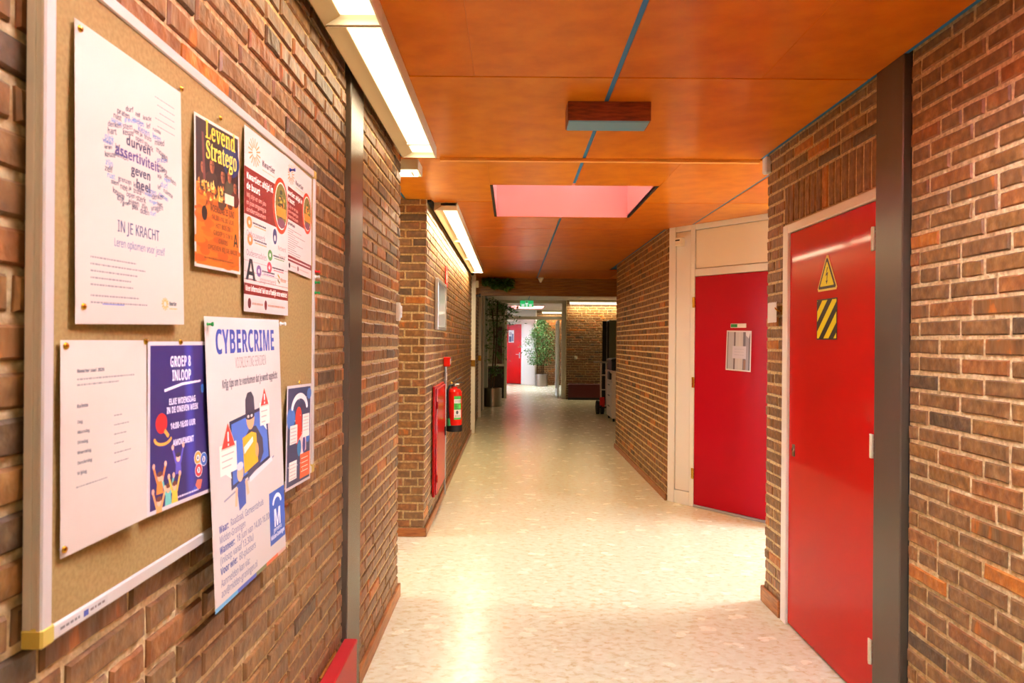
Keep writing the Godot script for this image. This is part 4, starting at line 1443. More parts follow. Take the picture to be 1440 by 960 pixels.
func sheet_footer(c: Canvas, small: bool) -> void:
	var y := 700 if small else 776
	if small:
		c.rect(0, y + 36, 600, 44, c8(128, 36, 26))
		c.fine(24, y + 54, 540, 10, c8(236, 206, 190))
		c.ell(60, y + 112, 18, 20, c8(70, 40, 40))
		c.fine(90, y + 108, 130, 8, c8(190, 150, 130))
		c.ell(260, y + 112, 18, 20, c8(128, 60, 46))
		c.fine(290, y + 108, 240, 8, c8(190, 150, 130))
	else:
		c.rect(0, 706, 600, 0.01, c8(128, 36, 26))
		var band := Image.create(600, 850, false, Image.FORMAT_RGBA8)
		band.copy_from(c.im)
		# the printed part ends in a maroon band and a white foot
		band.resize(600, 738, Image.INTERPOLATE_BILINEAR)
		c.im.fill(c8(209, 191, 174))
		c.im.blit_rect(band, Rect2i(0, 0, 600, 738), Vector2i.ZERO)
		c.rect(0, 718, 600, 52, c8(128, 36, 26))
		c.text("Meer informatie? Bel ons of bekijk onze website!", 300, 720, 36, c8(244, 226, 206), "bold", 1, 570)
		c.ell(64, 810, 20, 24, c8(112, 40, 34))
		c.fine(96, 805, 140, 10, c8(190, 140, 110))
		c.ell(270, 810, 18, 24, c8(112, 40, 34))
		c.fine(302, 805, 250, 10, c8(190, 140, 110))


# ------------------------------------------------------------------ things on the walls and in the corridor
func build_objects() -> void:
	# wooden box under the ceiling
	var t := thing("ceiling_box", "reddish wooden box with a blue grey underside hanging from the ceiling boards", "ceiling box", V(0.43, CEIL - 0.085, 3.1))
	var b := V(0.425, CEIL, 3.0)
	var w := S()
	w.span(V(0.24, CEIL - 0.085, 2.985), V(0.61, CEIL, 3.005), 0.002).span(V(0.24, CEIL - 0.085, 3.105), V(0.61, CEIL, 3.125), 0.002)
	w.span(V(0.24, CEIL - 0.085, 3.005), V(0.26, CEIL, 3.105)).span(V(0.59, CEIL - 0.085, 3.005), V(0.61, CEIL, 3.105))
	obj("casing", w, mats.box_wood, t)
	obj("underside", S().span(V(0.245, CEIL - 0.09, 2.99), V(0.605, CEIL - 0.075, 3.12), 0.003), mats.blue_grey_paint, t)

	# red heater cover low on the left
	t = thing("heater_cover", "bright red metal heater cover along the foot of the notice board wall", "heater cover", V(LEFT + 0.03, 0, 1.5))
	var hc := S()
	hc.span(V(LEFT + 0.01, 0.3, 0.3), V(LEFT + 0.062, 0.322, 2.6), 0.004)
	obj("top", hc, mats.heater_red, t)
	obj("front", S().span(V(LEFT + 0.05, 0.03, 0.3), V(LEFT + 0.06, 0.304, 2.598), 0.002).span(V(LEFT + 0.01, 0.03, 2.588), V(LEFT + 0.05, 0.304, 2.598)), mats.heater_red, t)
	obj("foot", S().span(V(LEFT + 0.01, 0, 0.3), V(LEFT + 0.045, 0.03, 2.59)), mats.black, t)

	# thermostat
	t = thing("thermostat", "small white curved wall sensor at the end of the short brick wall", "wall sensor", V(LEFT + 0.01, 1.586, 3.79))
	var th := S()
	th.xf = Transform3D(Basis(Vector3.UP, PI / 2), V(LEFT, 1.638, 3.79))
	var plate := PackedVector2Array()
	for k in 24:
		var a := TAU * k / 24.0
		plate.append(Vector2(0.036 * signf(cos(a)) * pow(absf(cos(a)), 0.5), 0.052 * signf(sin(a)) * pow(absf(sin(a)), 0.5)))
	th.prism(plate, 0.0, 0.016)
	obj("casing", th, mats.plastic_white, t)
	var knob := S()
	knob.xf = th.xf
	knob.box(Vector3(0, 0.0, 0.02), Vector3(0.05, 0.07, 0.012), 0.005)
	obj("cover", knob, mats.plastic_white, t)
	obj("vent_slot", S().span(V(LEFT + 0.025, 1.625, 3.775), V(LEFT + 0.0265, 1.628, 3.805)), mats.conduit, t)

	# framed panel, sign, hose cabinet, call point and extinguisher on the far block
	t = thing("display_frame", "pale glazed display frame on the long brick wall above the red cabinet", "display frame", V(LEFT + 0.02, 1.57, 5.95))
	var fr := S()
	for q in [[5.6, 5.63, 1.57, 2.0], [6.28, 6.31, 1.57, 2.0], [5.63, 6.28, 1.57, 1.6], [5.63, 6.28, 1.97, 2.0]]:
		fr.span(V(LEFT + 0.004, q[2], q[0]), V(LEFT + 0.034, q[3], q[1]), 0.003)
	obj("frame", fr, mats.aluminium, t)
	var fsheet := mat("display_sheet", c8(196, 206, 206), 0.12)
	obj("sheet", S().span(V(LEFT + 0.004, 1.6, 5.63), V(LEFT + 0.024, 1.97, 6.28)), fsheet, t)

	var cv := Canvas.new(self, 128, 128, c8(206, 32, 22))
	cv.ell(64, 64, 40, 40, c8(240, 232, 226))
	cv.ell(64, 64, 30, 30, c8(206, 32, 22))
	cv.ell(64, 64, 20, 20, c8(240, 232, 226))
	cv.rect(84, 84, 26, 10, c8(240, 232, 226))
	t = thing("fire_sign", "small red and white fire hose sign above the display frame", "sign", V(LEFT + 0.005, 2.0, 6.57))
	var sg := S().span(V(LEFT + 0.002, 2.0, 6.47), V(LEFT + 0.008, 2.2, 6.67), 0.001)
	obj("plate", sg, mats.signal_red, t)
	var sf := S()
	sf.quad(V(LEFT + 0.0086, 2.195, 6.475), V(LEFT + 0.0086, 2.195, 6.665), V(LEFT + 0.0086, 2.005, 6.665), V(LEFT + 0.0086, 2.005, 6.475), Vector3.RIGHT)
	obj("pictogram", sf, cv.material(), t)

	t = thing("hose_cabinet", "tall red fire hose cabinet on the long brick wall", "fire cabinet", V(LEFT + 0.02, 0.2, 5.82))
	obj("body", S().span(V(LEFT + 0.008, 0.2, 5.47), V(LEFT + 0.03, 1.1, 6.17), 0.003), mats.cabinet_red, t)
	var dr := S().span(V(LEFT + 0.03, 0.215, 5.485), V(LEFT + 0.045, 1.085, 6.155), 0.006)
	var dob := obj("door", dr, mats.cabinet_red, t)
	obj("latch", S().span(V(LEFT + 0.045, 0.62, 6.09), V(LEFT + 0.056, 0.7, 6.12), 0.003), mats.black, dob)
	for y in [0.35, 0.95]:
		obj("hinge", S().rod(V(LEFT + 0.047, y - 0.03, 5.486), V(LEFT + 0.047, y + 0.03, 5.486), 0.006), mats.cabinet_red, t)

	t = thing("fire_call_point", "bright red fire alarm call point on a grey conduit beside the extinguisher", "fire alarm", V(LEFT + 0.02, 0, 6.42))
	obj("box", S().span(V(LEFT + 0.002, 1.232, 6.38), V(LEFT + 0.062, 1.322, 6.47), 0.006), mats.signal_red, t)
	obj("button_plate", S().span(V(LEFT + 0.062, 1.25, 6.4), V(LEFT + 0.066, 1.305, 6.45), 0.002), mats.plastic_white, t)
	var cd := S().rod(V(LEFT + 0.018, 0.01, 6.42), V(LEFT + 0.018, 1.235, 6.42), 0.010)
	for y in [0.3, 0.75, 1.1]:
		cd.box(V(LEFT + 0.012, y, 6.42), Vector3(0.024, 0.02, 0.035), 0.003)
	obj("conduit", cd, mats.conduit, t)
	var lab := S().span(V(LEFT + 0.025, 1.1, 6.405), V(LEFT + 0.03, 1.17, 6.435))
	obj("tag", lab, mats.paper, t)
	extinguisher()

	# junction box, door catch
	tag(obj("junction_box", S().span(V(LEFT + 0.062, 2.33, 10.7), V(LEFT + 0.11, 2.44, 10.78), 0.006), mats.plastic_cream), "small cream junction box at the top of the first door post", "junction box")
	t = thing("door_catch", "black magnetic door catch beside the first cream door post", "door catch", V(LEFT + 0.1, 2.2, 10.8))
	obj("arm", S().rod(V(LEFT + 0.06, 2.21, 10.79), V(LEFT + 0.115, 2.21, 10.79), 0.014), mats.black, t)
	obj("magnet", S().rod(V(LEFT + 0.115, 2.21, 10.79), V(LEFT + 0.14, 2.21, 10.79), 0.03), mats.black, t)
	for q in [[10.71, 0.055, 1.125, "brass latch plate on the cream door post nearest the extinguisher"], [12.99, 0.045, 1.15, "brass latch plate on the second cream door post"]]:
		tag(obj("latch_plate", S().span(V(LEFT + q[1] - 0.055, q[2] - 0.05, q[0] - 0.01), V(LEFT + q[1] + 0.01, q[2] + 0.05, q[0] + 0.008), 0.002), mats.brass), q[3], "latch plate")

	# beam detector, exit sign
	t = thing("detector", "small cone shaped detector under the ceiling in front of the timber beam", "detector", V(0.47, CEIL - 0.1, 11.2))
	obj("base", S().lathe(V(0.47, CEIL - 0.02, 11.2), [Vector2(0, 0), Vector2(0.05, 0), Vector2(0.05, 0.02), Vector2(0, 0.02)], 20), mats.plastic_white, t)
	obj("cone", S().lathe(V(0.47, CEIL - 0.085, 11.2), [Vector2(0, 0), Vector2(0.012, 0.0), Vector2(0.045, 0.065), Vector2(0, 0.065)], 20), mats.plastic_white, t)
	exit_sign()
	# socket and dark heater cover on the dim brick wall
	t = thing("wall_socket", "cream wall socket on the dim brick wall", "socket", V(1.64, 1.03, 17.24))
	obj("plate", S().span(V(1.60, 1.03, 17.225), V(1.68, 1.11, 17.25), 0.006), mats.plastic_cream, t)
	obj("insert", S().rod(V(1.64, 1.07, 17.228), V(1.64, 1.07, 17.222), 0.022), mats.plastic_white, t)
	t = thing("heater_cover", "dark red heater cover at the foot of the dim brick wall", "heater cover", V(2.4, 0, 17.18))
	obj("top", S().span(V(1.44, 0.385, 17.1), V(3.6, 0.405, 17.245), 0.004), mats.dark_red, t)
	obj("front", S().span(V(1.44, 0.06, 17.11), V(3.6, 0.385, 17.13), 0.003), mats.dark_red, t)
	obj("foot", S().span(V(1.44, 0, 17.14), V(3.6, 0.06, 17.2)), mats.black, t)

	copier()
	cart()
	t = thing("tall_cabinet", "tall cabinet with a dark glass front edge behind the copier", "cabinet", V(2.62, 0, 15.4))
	obj("body", S().span(V(2.215, 0.0, 15.3), V(3.0, 1.98, 15.8), 0.008), mats.cabinet_green, t)
	obj("door", S().span(V(2.06, 0.05, 15.3), V(2.21, 1.95, 15.34), 0.004), mats.black, t)
	obj("edge", S().span(V(2.155, 0.05, 15.296), V(2.165, 1.95, 15.302)), mats.aluminium, t)

	# on the crimson door and white frame
	slant_items()

	# near door signs
	warning_signs()
	# clipped note on the pier
	t = thing("clipped_note", "small curled white note clipped to a brass hook on the brick pier", "note", V(RIGHT - 0.02, 1.59, 3.7))
	var nt := S()
	var rows := 8
	for i in rows:
		var p := []
		for k in [i, i + 1]:
			var u := float(k) / rows
			p.append(V(RIGHT - 0.022 - 0.012 * sin(PI * u) - 0.01 * u, 0, 3.77 - 0.15 * u))
		nt.quad(p[0] + Vector3(0, 1.695, 0), p[1] + Vector3(0, 1.702, 0), p[1] + Vector3(0, 1.592, 0), p[0] + Vector3(0, 1.588, 0), Vector3.LEFT)
		nt.quad(p[0] + Vector3(0.001, 1.695, 0), p[1] + Vector3(0.001, 1.702, 0), p[1] + Vector3(0.001, 1.592, 0), p[0] + Vector3(0.001, 1.588, 0), Vector3.RIGHT)
	obj("sheet", nt, mats.paper, t)
	var ck := S().hose([V(RIGHT, 1.655, 3.62), V(RIGHT - 0.02, 1.65, 3.615), V(RIGHT - 0.036, 1.662, 3.62), V(RIGHT - 0.03, 1.672, 3.64)], 0.0035, 8)
	ck.span(V(RIGHT - 0.01, 1.63, 3.608), V(RIGHT + 0.002, 1.68, 3.635), 0.002)
	obj("clip", ck, mats.brass, t)
	tag(obj("ceiling_sensor", S().span(V(RIGHT - 0.03, 2.44, 3.8), V(RIGHT + 0.01, 2.535, 3.855), 0.008), mats.plastic_white), "tiny white sensor at the top of the brick pier under the ceiling", "sensor")


func patch(s: Shape, at: Vector3, r: float, a0: float, a1: float, y0: float, y1: float) -> void:
	for i in 10:
		var p := []
		var n := []
		for k in [i, i + 1]:
			var a := lerpf(a0, a1, k / 10.0)
			n.append(Vector3(sin(a), 0, cos(a)))
			p.append(at + n[-1] * r)
		var u0 := i / 10.0
		var u1 := (i + 1) / 10.0
		s.tri(p[0] + Vector3(0, y1, 0), p[1] + Vector3(0, y1, 0), p[1] + Vector3(0, y0, 0), n[0], n[1], n[1], Vector2(u0, 0), Vector2(u1, 0), Vector2(u1, 1))
		s.tri(p[0] + Vector3(0, y1, 0), p[1] + Vector3(0, y0, 0), p[0] + Vector3(0, y0, 0), n[0], n[1], n[0], Vector2(u0, 0), Vector2(u1, 1), Vector2(u0, 1))


func extinguisher() -> void:
	var at := V(LEFT + 0.095, 0.6, 6.53)
	var t := thing("fire_extinguisher", "red fire extinguisher with green labels hanging on the long brick wall", "fire extinguisher", at)
	var r := 0.073
	obj("body", S().lathe(at, [Vector2(r, 0.05), Vector2(r, 0.36), Vector2(r * 0.95, 0.385), Vector2(r * 0.75, 0.405), Vector2(r * 0.4, 0.418), Vector2(0.026, 0.422), Vector2(0.026, 0.435), Vector2(0, 0.435)], 32), mats.signal_red, t)
	obj("foot", S().lathe(at, [Vector2(0, 0.0), Vector2(r * 0.98, 0.0), Vector2(r * 1.05, 0.006), Vector2(r * 1.05, 0.06), Vector2(r, 0.064)], 32), mats.black_rubber, t)
	var head := S().rod(at + Vector3(0, 0.43, 0), at + Vector3(0, 0.47, 0), 0.021)
	head.rod(at + Vector3(-0.01, 0.452, 0), at + Vector3(0.045, 0.452, 0), 0.011)
	obj("valve", head, mats.steel, t)
	var lv := S()
	lv.xf = Transform3D(Basis(Vector3.UP, 0.5) * Basis(Vector3.BACK, 0.45), at + Vector3(0, 0.475, 0))
	lv.box(Vector3(0.035, 0.012, 0), Vector3(0.11, 0.008, 0.022), 0.003)
	var lv2 := S()
	lv2.xf = Transform3D(Basis(Vector3.UP, 0.5) * Basis(Vector3.BACK, 0.05), at + Vector3(0, 0.468, 0))
	lv2.box(Vector3(0.035, 0.0, 0), Vector3(0.1, 0.008, 0.022), 0.003)
	obj("lever", lv, mats.black, t)
	obj("handle", lv2, mats.black, t)
	obj("safety_ring", S().hose([at + Vector3(-0.012, 0.47, 0.02), at + Vector3(-0.034, 0.474, 0.02), at + Vector3(-0.03, 0.458, 0.022), at + Vector3(-0.01, 0.46, 0.02)], 0.003, 6), mats.brass, t)
	var hs := S().hose([at + Vector3(-0.01, 0.45, 0.015), at + Vector3(-0.045, 0.44, 0.045), at + Vector3(-0.06, 0.38, 0.062), at + Vector3(-0.058, 0.27, 0.06), at + Vector3(-0.054, 0.17, 0.06), at + Vector3(-0.05, 0.12, 0.062)], 0.0105, 10)
	obj("hose", hs, mats.black_rubber, t)
	var nz := S().rod(at + Vector3(-0.05, 0.13, 0.062), at + Vector3(-0.044, 0.06, 0.07), 0.013, 12, 0.018)
	obj("nozzle", nz, mats.plastic_green, t)
	var cv := Canvas.new(self, 128, 256, c8(240, 236, 230))
	cv.rect(0, 0, 128, 34, c8(70, 190, 70))
	cv.rect(0, 78, 128, 70, c8(70, 190, 70))
	cv.rect(0, 236, 128, 20, c8(70, 190, 70))
	for k in 4:
		cv.fine(12, 44 + k * 8, 100, 3, c8(90, 90, 90))
	for k in 3:
		cv.fine(14, 92 + k * 18, 96, 5, c8(30, 90, 40))
	cv.ell(50, 178, 20, 20, c8(90, 90, 90))
	for k in 4:
		cv.fine(14, 206 + k * 7, 96, 3, c8(120, 120, 120))
	var lab := S()
	patch(lab, at, r + 0.0007, 0.05, 1.15, 0.12, 0.345)
	obj("label_sticker", lab, cv.material(0.3), t)
	obj("bracket", S().span(V(LEFT, 0.93, 6.5), V(LEFT + 0.03, 1.0, 6.56), 0.003), mats.black, t)


func exit_sign() -> void:
	var d := 17.2
	var t := thing("exit_sign", "green and white emergency exit sign in front of the glazed screen", "exit sign", V(0.37, 2.35, d))
	obj("casing", S().span(V(0.19, 2.36, d), V(0.55, CEIL - 0.015, d + 0.05), 0.005).span(V(0.33, CEIL - 0.02, d + 0.01), V(0.41, CEIL, d + 0.04)), mats.plastic_white, t)
	var cv := Canvas.new(self, 256, 128, c8(40, 176, 96))
	cv.rect(104, 10, 48, 60, c8(220, 240, 226))
	cv.ell(128, 30, 26, 20, c8(60, 110, 60))
	cv.rect(0, 70, 256, 6, c8(226, 246, 232))
	cv.poly([Vector2(98, 100), Vector2(128, 80), Vector2(158, 100), Vector2(140, 100), Vector2(140, 124), Vector2(116, 124), Vector2(116, 100)], c8(226, 246, 232))
	cv.rect(26, 86, 56, 32, c8(226, 246, 232))
	cv.rect(176, 86, 50, 32, c8(226, 246, 232))
	var m := cv.material(0.3)
	m.emission_enabled = true
	m.emission_texture = m.albedo_texture
	m.emission = Color.WHITE
	m.emission_operator = BaseMaterial3D.EMISSION_OP_MULTIPLY
	m.emission_energy_multiplier = 0.8
	var q := S()
	q.quad(V(0.2, CEIL - 0.02, d - 0.001), V(0.54, CEIL - 0.02, d - 0.001), V(0.54, 2.365, d - 0.001), V(0.2, 2.365, d - 0.001), Vector3.BACK)
	obj("lit_face", q, m, t)


func copier() -> void:
	var t := thing("copier", "beige office copier with a dark lid beyond the right-hand brick corner", "copier", V(2.2, 0, 12.8))
	# seen past the wall's end: a tall pale body, drawers, a dark scanner on top
	obj("body", S().span(V(1.86, 0.06, 12.45), V(2.5, 0.9, 13.15), 0.012), mats.copier_white, t)
	obj("top_tray", S().span(V(1.83, 0.9, 12.43), V(2.52, 0.945, 13.17), 0.01), mats.copier_white, t)
	obj("scanner", S().span(V(1.86, 0.945, 12.5), V(2.5, 1.13, 13.1), 0.02), mats.copier_dark, t)
	var lid := S()
	lid.xf = Transform3D(Basis(Vector3.BACK, 0.1), V(2.18, 1.17, 12.8))
	lid.box(Vector3.ZERO, Vector3(0.66, 0.05, 0.6), 0.015)
	obj("lid", lid, mats.copier_dark, t)
	obj("control_panel", S().span(V(1.815, 0.78, 12.5), V(1.858, 0.93, 12.75), 0.008), mats.copier_dark, t)
	for y in [0.14, 0.34, 0.54]:
		var dr := obj("drawer", S().span(V(1.85, y, 12.5), V(1.862, y + 0.17, 13.1), 0.004), mats.copier_white, t)
		obj("handle", S().span(V(1.844, y + 0.12, 12.7), V(1.852, y + 0.14, 12.9), 0.003), mats.copier_dark, dr)
	obj("side_tray", S().span(V(1.90, 0.42, 12.436), V(1.99, 0.62, 12.452), 0.004), mats.copier_white, t)
	for q in [[1.9, 12.5], [2.46, 12.5], [1.9, 13.1], [2.46, 13.1]]:
		obj("castor", S().rod(V(q[0] - 0.015, 0.032, q[1]), V(q[0] + 0.015, 0.032, q[1]), 0.032), mats.black_rubber, t)


func cart() -> void:
	var t := thing("hand_truck", "red hand truck with a black wheel parked against the copier", "hand truck", V(1.83, 0, 14.0))
	var d := 13.8
	for x in [1.77, 1.86]:
		var wl := S().rod(V(x - 0.03, 0.14, d - 0.0), V(x + 0.03, 0.14, d), 0.14, 24)
		obj("wheel", wl, mats.black_rubber, t)
	obj("axle", S().rod(V(1.74, 0.14, d), V(1.95, 0.14, d), 0.018), mats.black, t)
	var f := S().hose([V(1.84, 0.05, d + 0.1), V(1.84, 0.2, d + 0.02), V(1.83, 0.6, d), V(1.83, 1.06, d)], 0.016, 8)
	f.hose([V(1.95, 0.05, d + 0.1), V(1.95, 0.2, d + 0.02), V(1.94, 0.6, d), V(1.94, 1.06, d)], 0.016, 8)
	f.rod(V(1.83, 0.5, d), V(1.94, 0.5, d), 0.012).rod(V(1.83, 0.8, d), V(1.94, 0.8, d), 0.012)
	obj("frame", f, mats.copier_white, t)
	obj("mudguard", S().span(V(1.79, 0.19, d - 0.15), V(1.89, 0.36, d - 0.13), 0.008).span(V(1.83, 0.16, d - 0.14), V(1.90, 0.3, d - 0.1), 0.008), mats.plastic_red, t)
	obj("grip", S().rod(V(1.68, 1.065, d - 0.01), V(1.97, 1.065, d - 0.01), 0.018), mats.aluminium, t)


func slant_items() -> void:
	var a := V(1.459, 0, 6.272)
	var dir := (V(2.098, 0, 5.507) - a).normalized()
	var turn := atan2(-dir.z, dir.x)
	var q := Basis(Vector3.UP, turn)
	# cream box with a dark slit, high on the white side panel
	var t := thing("wall_sensor", "small cream box with a dark slit high on the white side panel", "sensor", a + q * Vector3(0.14, 2.36, 0))
	obj("casing", S(turn, a).span(Vector3(0.1, 2.36, -0.008), Vector3(0.175, 2.44, 0.05), 0.008), mats.cream_paint, t)
	obj("slit", S(turn, a).span(Vector3(0.108, 2.405, 0.049), Vector3(0.155, 2.417, 0.052)), mats.black, t)
	# occupied slider
	t = thing("door_slider", "small white and green sliding indicator on the crimson door", "indicator", a + q * Vector3(0.7, 1.61, 0))
	obj("plate", S(turn, a).span(Vector3(0.655, 1.607, -0.003), Vector3(0.80, 1.643, 0.008), 0.002), mats.plastic_white, t)
	obj("green_window", S(turn, a).span(Vector3(0.66, 1.612, 0.0075), Vector3(0.72, 1.638, 0.0095)), mats.plastic_green, t)
	# taped photo
	var cv := Canvas.new(self, 300, 420, c8(234, 230, 236))
	cv.rect(14, 14, 272, 392, c8(150, 144, 158))
	for k in [[14, 8, 70, 66, 80], [22, 70, 190, 190, 206], [92, 18, 108, 96, 110], [110, 90, 206, 204, 216], [150, 20, 214, 210, 220], [206, 24, 112, 106, 122], [232, 40, 166, 158, 176], [272, 14, 96, 90, 104]]:
		cv.rect(k[0], 14, k[1], 392, c8(k[2], k[3], k[4]))
	cv.poly([Vector2(232, 14), Vector2(286, 14), Vector2(270, 80), Vector2(236, 50)], c8(232, 228, 236))
	cv.rect(76, 160, 164, 130, c8(216, 214, 236))
	for k in 3:
		cv.fine(100, 190 + k * 30, 116, 4, c8(176, 176, 206))
	cv.rect(212, 300, 26, 100, c8(150, 118, 110))
	var s := S(turn, a)
	s.quad(Vector3(0.615, 1.585, -0.001), Vector3(0.85, 1.58, 0.002), Vector3(0.845, 1.235, 0.004), Vector3(0.605, 1.245, 0.0), Vector3(0, 0, 1))
	var bk := S(turn, a)
	bk.quad(Vector3(0.615, 1.585, -0.002), Vector3(0.85, 1.58, 0.001), Vector3(0.845, 1.235, 0.003), Vector3(0.605, 1.245, -0.001), Vector3(0, 0, -1))
	tag(obj("photo_print", [[s, cv.material(0.3)], [bk, mats.paper]]), "photo print of grey curtains taped to the crimson door", "photo print")
	# poster on the far red door
	var b := V(-0.30, 0, 23.62)
	var dir2 := (V(0.354, 0, 23.1) - b).normalized()
	b -= dir2 * 0.36
	turn = atan2(-dir2.z, dir2.x)
	cv = Canvas.new(self, 128, 200, c8(236, 230, 236))
	cv.rect(10, 100, 60, 90, c8(60, 60, 100))
	cv.rect(76, 60, 42, 120, c8(110, 110, 150))
	cv.ell(50, 60, 34, 30, c8(190, 170, 190))
	s = S(turn, b)
	s.quad(Vector3(0.59, 1.87, 0.001), Vector3(0.83, 1.87, 0.001), Vector3(0.83, 1.44, 0.001), Vector3(0.59, 1.44, 0.001), Vector3(0, 0, 1))
	bk = S(turn, b)
	bk.quad(Vector3(0.59, 1.87, -0.001), Vector3(0.83, 1.87, -0.001), Vector3(0.83, 1.44, -0.001), Vector3(0.59, 1.44, -0.001), Vector3(0, 0, -1))
	tag(obj("poster", [[s, cv.material(0.4)], [bk, mats.paper]]), "small pale poster on the far red door beyond the glazed screen", "poster")


func sign_outline(half: float, y0: float, y1: float, cut: float) -> PackedVector2Array:
	return PackedVector2Array([Vector2(-half + cut, y0), Vector2(half - cut, y0), Vector2(half - cut * 0.4, y0 + cut), Vector2(cut * 0.7, y1 - cut), Vector2(-cut * 0.7, y1 - cut), Vector2(-half + cut * 0.4, y0 + cut)])


func warning_signs() -> void:
	var yellow := mat("sign_yellow", c8(255, 240, 0), 0.4)
	var pale := mat("sign_edge", c8(250, 226, 110), 0.4)
	var black := mat("sign_black", c8(34, 24, 18), 0.4)
	var at := V(RIGHT + 0.002, 1.722, 3.11)
	var t := thing("warning_sign", "yellow triangular high voltage sign with a black lightning arrow on the red door", "warning sign", at)
	# in the sign's plane: x towards the camera's right, z out of the door
	var xf := Transform3D(Basis(Vector3(0, 0, 1), Vector3.UP, Vector3.LEFT), at)
	var s := S(); s.xf = xf
	s.prism(sign_outline(0.1, 0.0, 0.176, 0.012), 0.0, 0.0015)
	obj("backing", s, pale, t)
	s = S(); s.xf = xf
	s.prism(sign_outline(0.088, 0.01, 0.158, 0.008), 0.0014, 0.002)
	obj("border", s, black, t)
	s = S(); s.xf = xf
	s.prism(sign_outline(0.068, 0.022, 0.137, 0.004), 0.0018, 0.0025)
	obj("field", s, yellow, t)
	s = S(); s.xf = xf
	s.prism(PackedVector2Array([Vector2(0.004, 0.108), Vector2(-0.012, 0.068), Vector2(0.002, 0.074), Vector2(-0.003, 0.045), Vector2(-0.010, 0.047), Vector2(0.0, 0.03), Vector2(0.008, 0.049), Vector2(0.002, 0.046), Vector2(0.011, 0.086), Vector2(-0.003, 0.080), Vector2(0.009, 0.108)]), 0.0022, 0.003)
	obj("lightning_arrow", s, black, t)
	# black and yellow stripes
	at = V(RIGHT + 0.002, 1.495, 3.112)
	t = thing("hazard_sign", "black and yellow striped hazard panel under the voltage triangle", "warning sign", at)
	xf.origin = at
	s = S(); s.xf = xf
	s.prism(PackedVector2Array([Vector2(-0.1, 0), Vector2(0.1, 0), Vector2(0.1, 0.19), Vector2(-0.1, 0.19)]), 0.0, 0.0015)
	obj("backing", s, black, t)
	var box := PackedVector2Array([Vector2(-0.094, 0.006), Vector2(0.094, 0.006), Vector2(0.094, 0.184), Vector2(-0.094, 0.184)])
	for k in range(-3, 4):
		var c := k * 0.098 - 0.012
		var band := PackedVector2Array([Vector2(c - 0.024 - 0.16, -0.06), Vector2(c + 0.026 - 0.16, -0.06), Vector2(c + 0.026 + 0.16, 0.25), Vector2(c - 0.024 + 0.16, 0.25)])
		for piece in Geometry2D.intersect_polygons(band, box):
			s = S(); s.xf = xf
			s.prism(piece, 0.0013, 0.002)
			obj("stripe", s, yellow, t)


# ------------------------------------------------------------------ plants
func leaf_mesh(l: float, w: float) -> ArrayMesh:
	var s := Shape.new()
	var pts := [[0.0, 0.0], [0.3, 0.9], [0.6, 0.75], [1.0, 0.0]]
	for i in 3:
		for sd in [-1.0, 1.0]:
			var a := Vector3(0, -0.12 * l * pts[i][0] * pts[i][0], pts[i][0] * l)
			var b := Vector3(0, -0.12 * l * pts[i + 1][0] * pts[i + 1][0], pts[i + 1][0] * l)
			var a2 := a + Vector3(sd * w * pts[i][1] * 0.5, 0.12 * w * pts[i][1], 0)
			var b2 := b + Vector3(sd * w * pts[i + 1][1] * 0.5, 0.12 * w * pts[i + 1][1], 0)
			s.flat(a, b, b2, Vector3.UP)
			if i > 0:
				s.flat(a, b2, a2, Vector3.UP)
	return s.put(ArrayMesh.new(), null)


func foliage(parent: Node3D, spots: Array, m: Material, l: float) -> void:
	var mm := MultiMesh.new()
	mm.transform_format = MultiMesh.TRANSFORM_3D
	mm.mesh = leaf_mesh(l, l * 0.5)
	mm.instance_count = spots.size()
	var o := origin_of(parent)
	for i in spots.size():
		var b := Basis(Vector3.UP, rng.randf() * TAU) * Basis(Vector3.RIGHT, rng.randf_range(-0.2, 1.1)) * Basis(Vector3.BACK, rng.randf_range(-0.5, 0.5))
		mm.set_instance_transform(i, Transform3D(b.scaled(Vector3.ONE * rng.randf_range(0.7, 1.25)), spots[i] - o))
	var n := MultiMeshInstance3D.new()
	n.name = "foliage"
	n.multimesh = mm
	n.material_override = m
	n.set_meta("kind", "stuff")
	parent.add_child(n, true)


func pot(t: Node3D, at: Vector3, r: float, h: float) -> void:
	obj("pot", S().lathe(at, [Vector2(0, 0), Vector2(r * 0.97, 0), Vector2(r, 0.01), Vector2(r, h - 0.006), Vector2(r - 0.006, h), Vector2(r - 0.014, h), Vector2(r - 0.014, h - 0.05), Vector2(0, h - 0.05)], 36), mats.steel, t)
	obj("soil", S().lathe(at, [Vector2(0, h - 0.045), Vector2(r - 0.015, h - 0.045), Vector2(r - 0.015, h - 0.048)], 24), mats.soil, t)


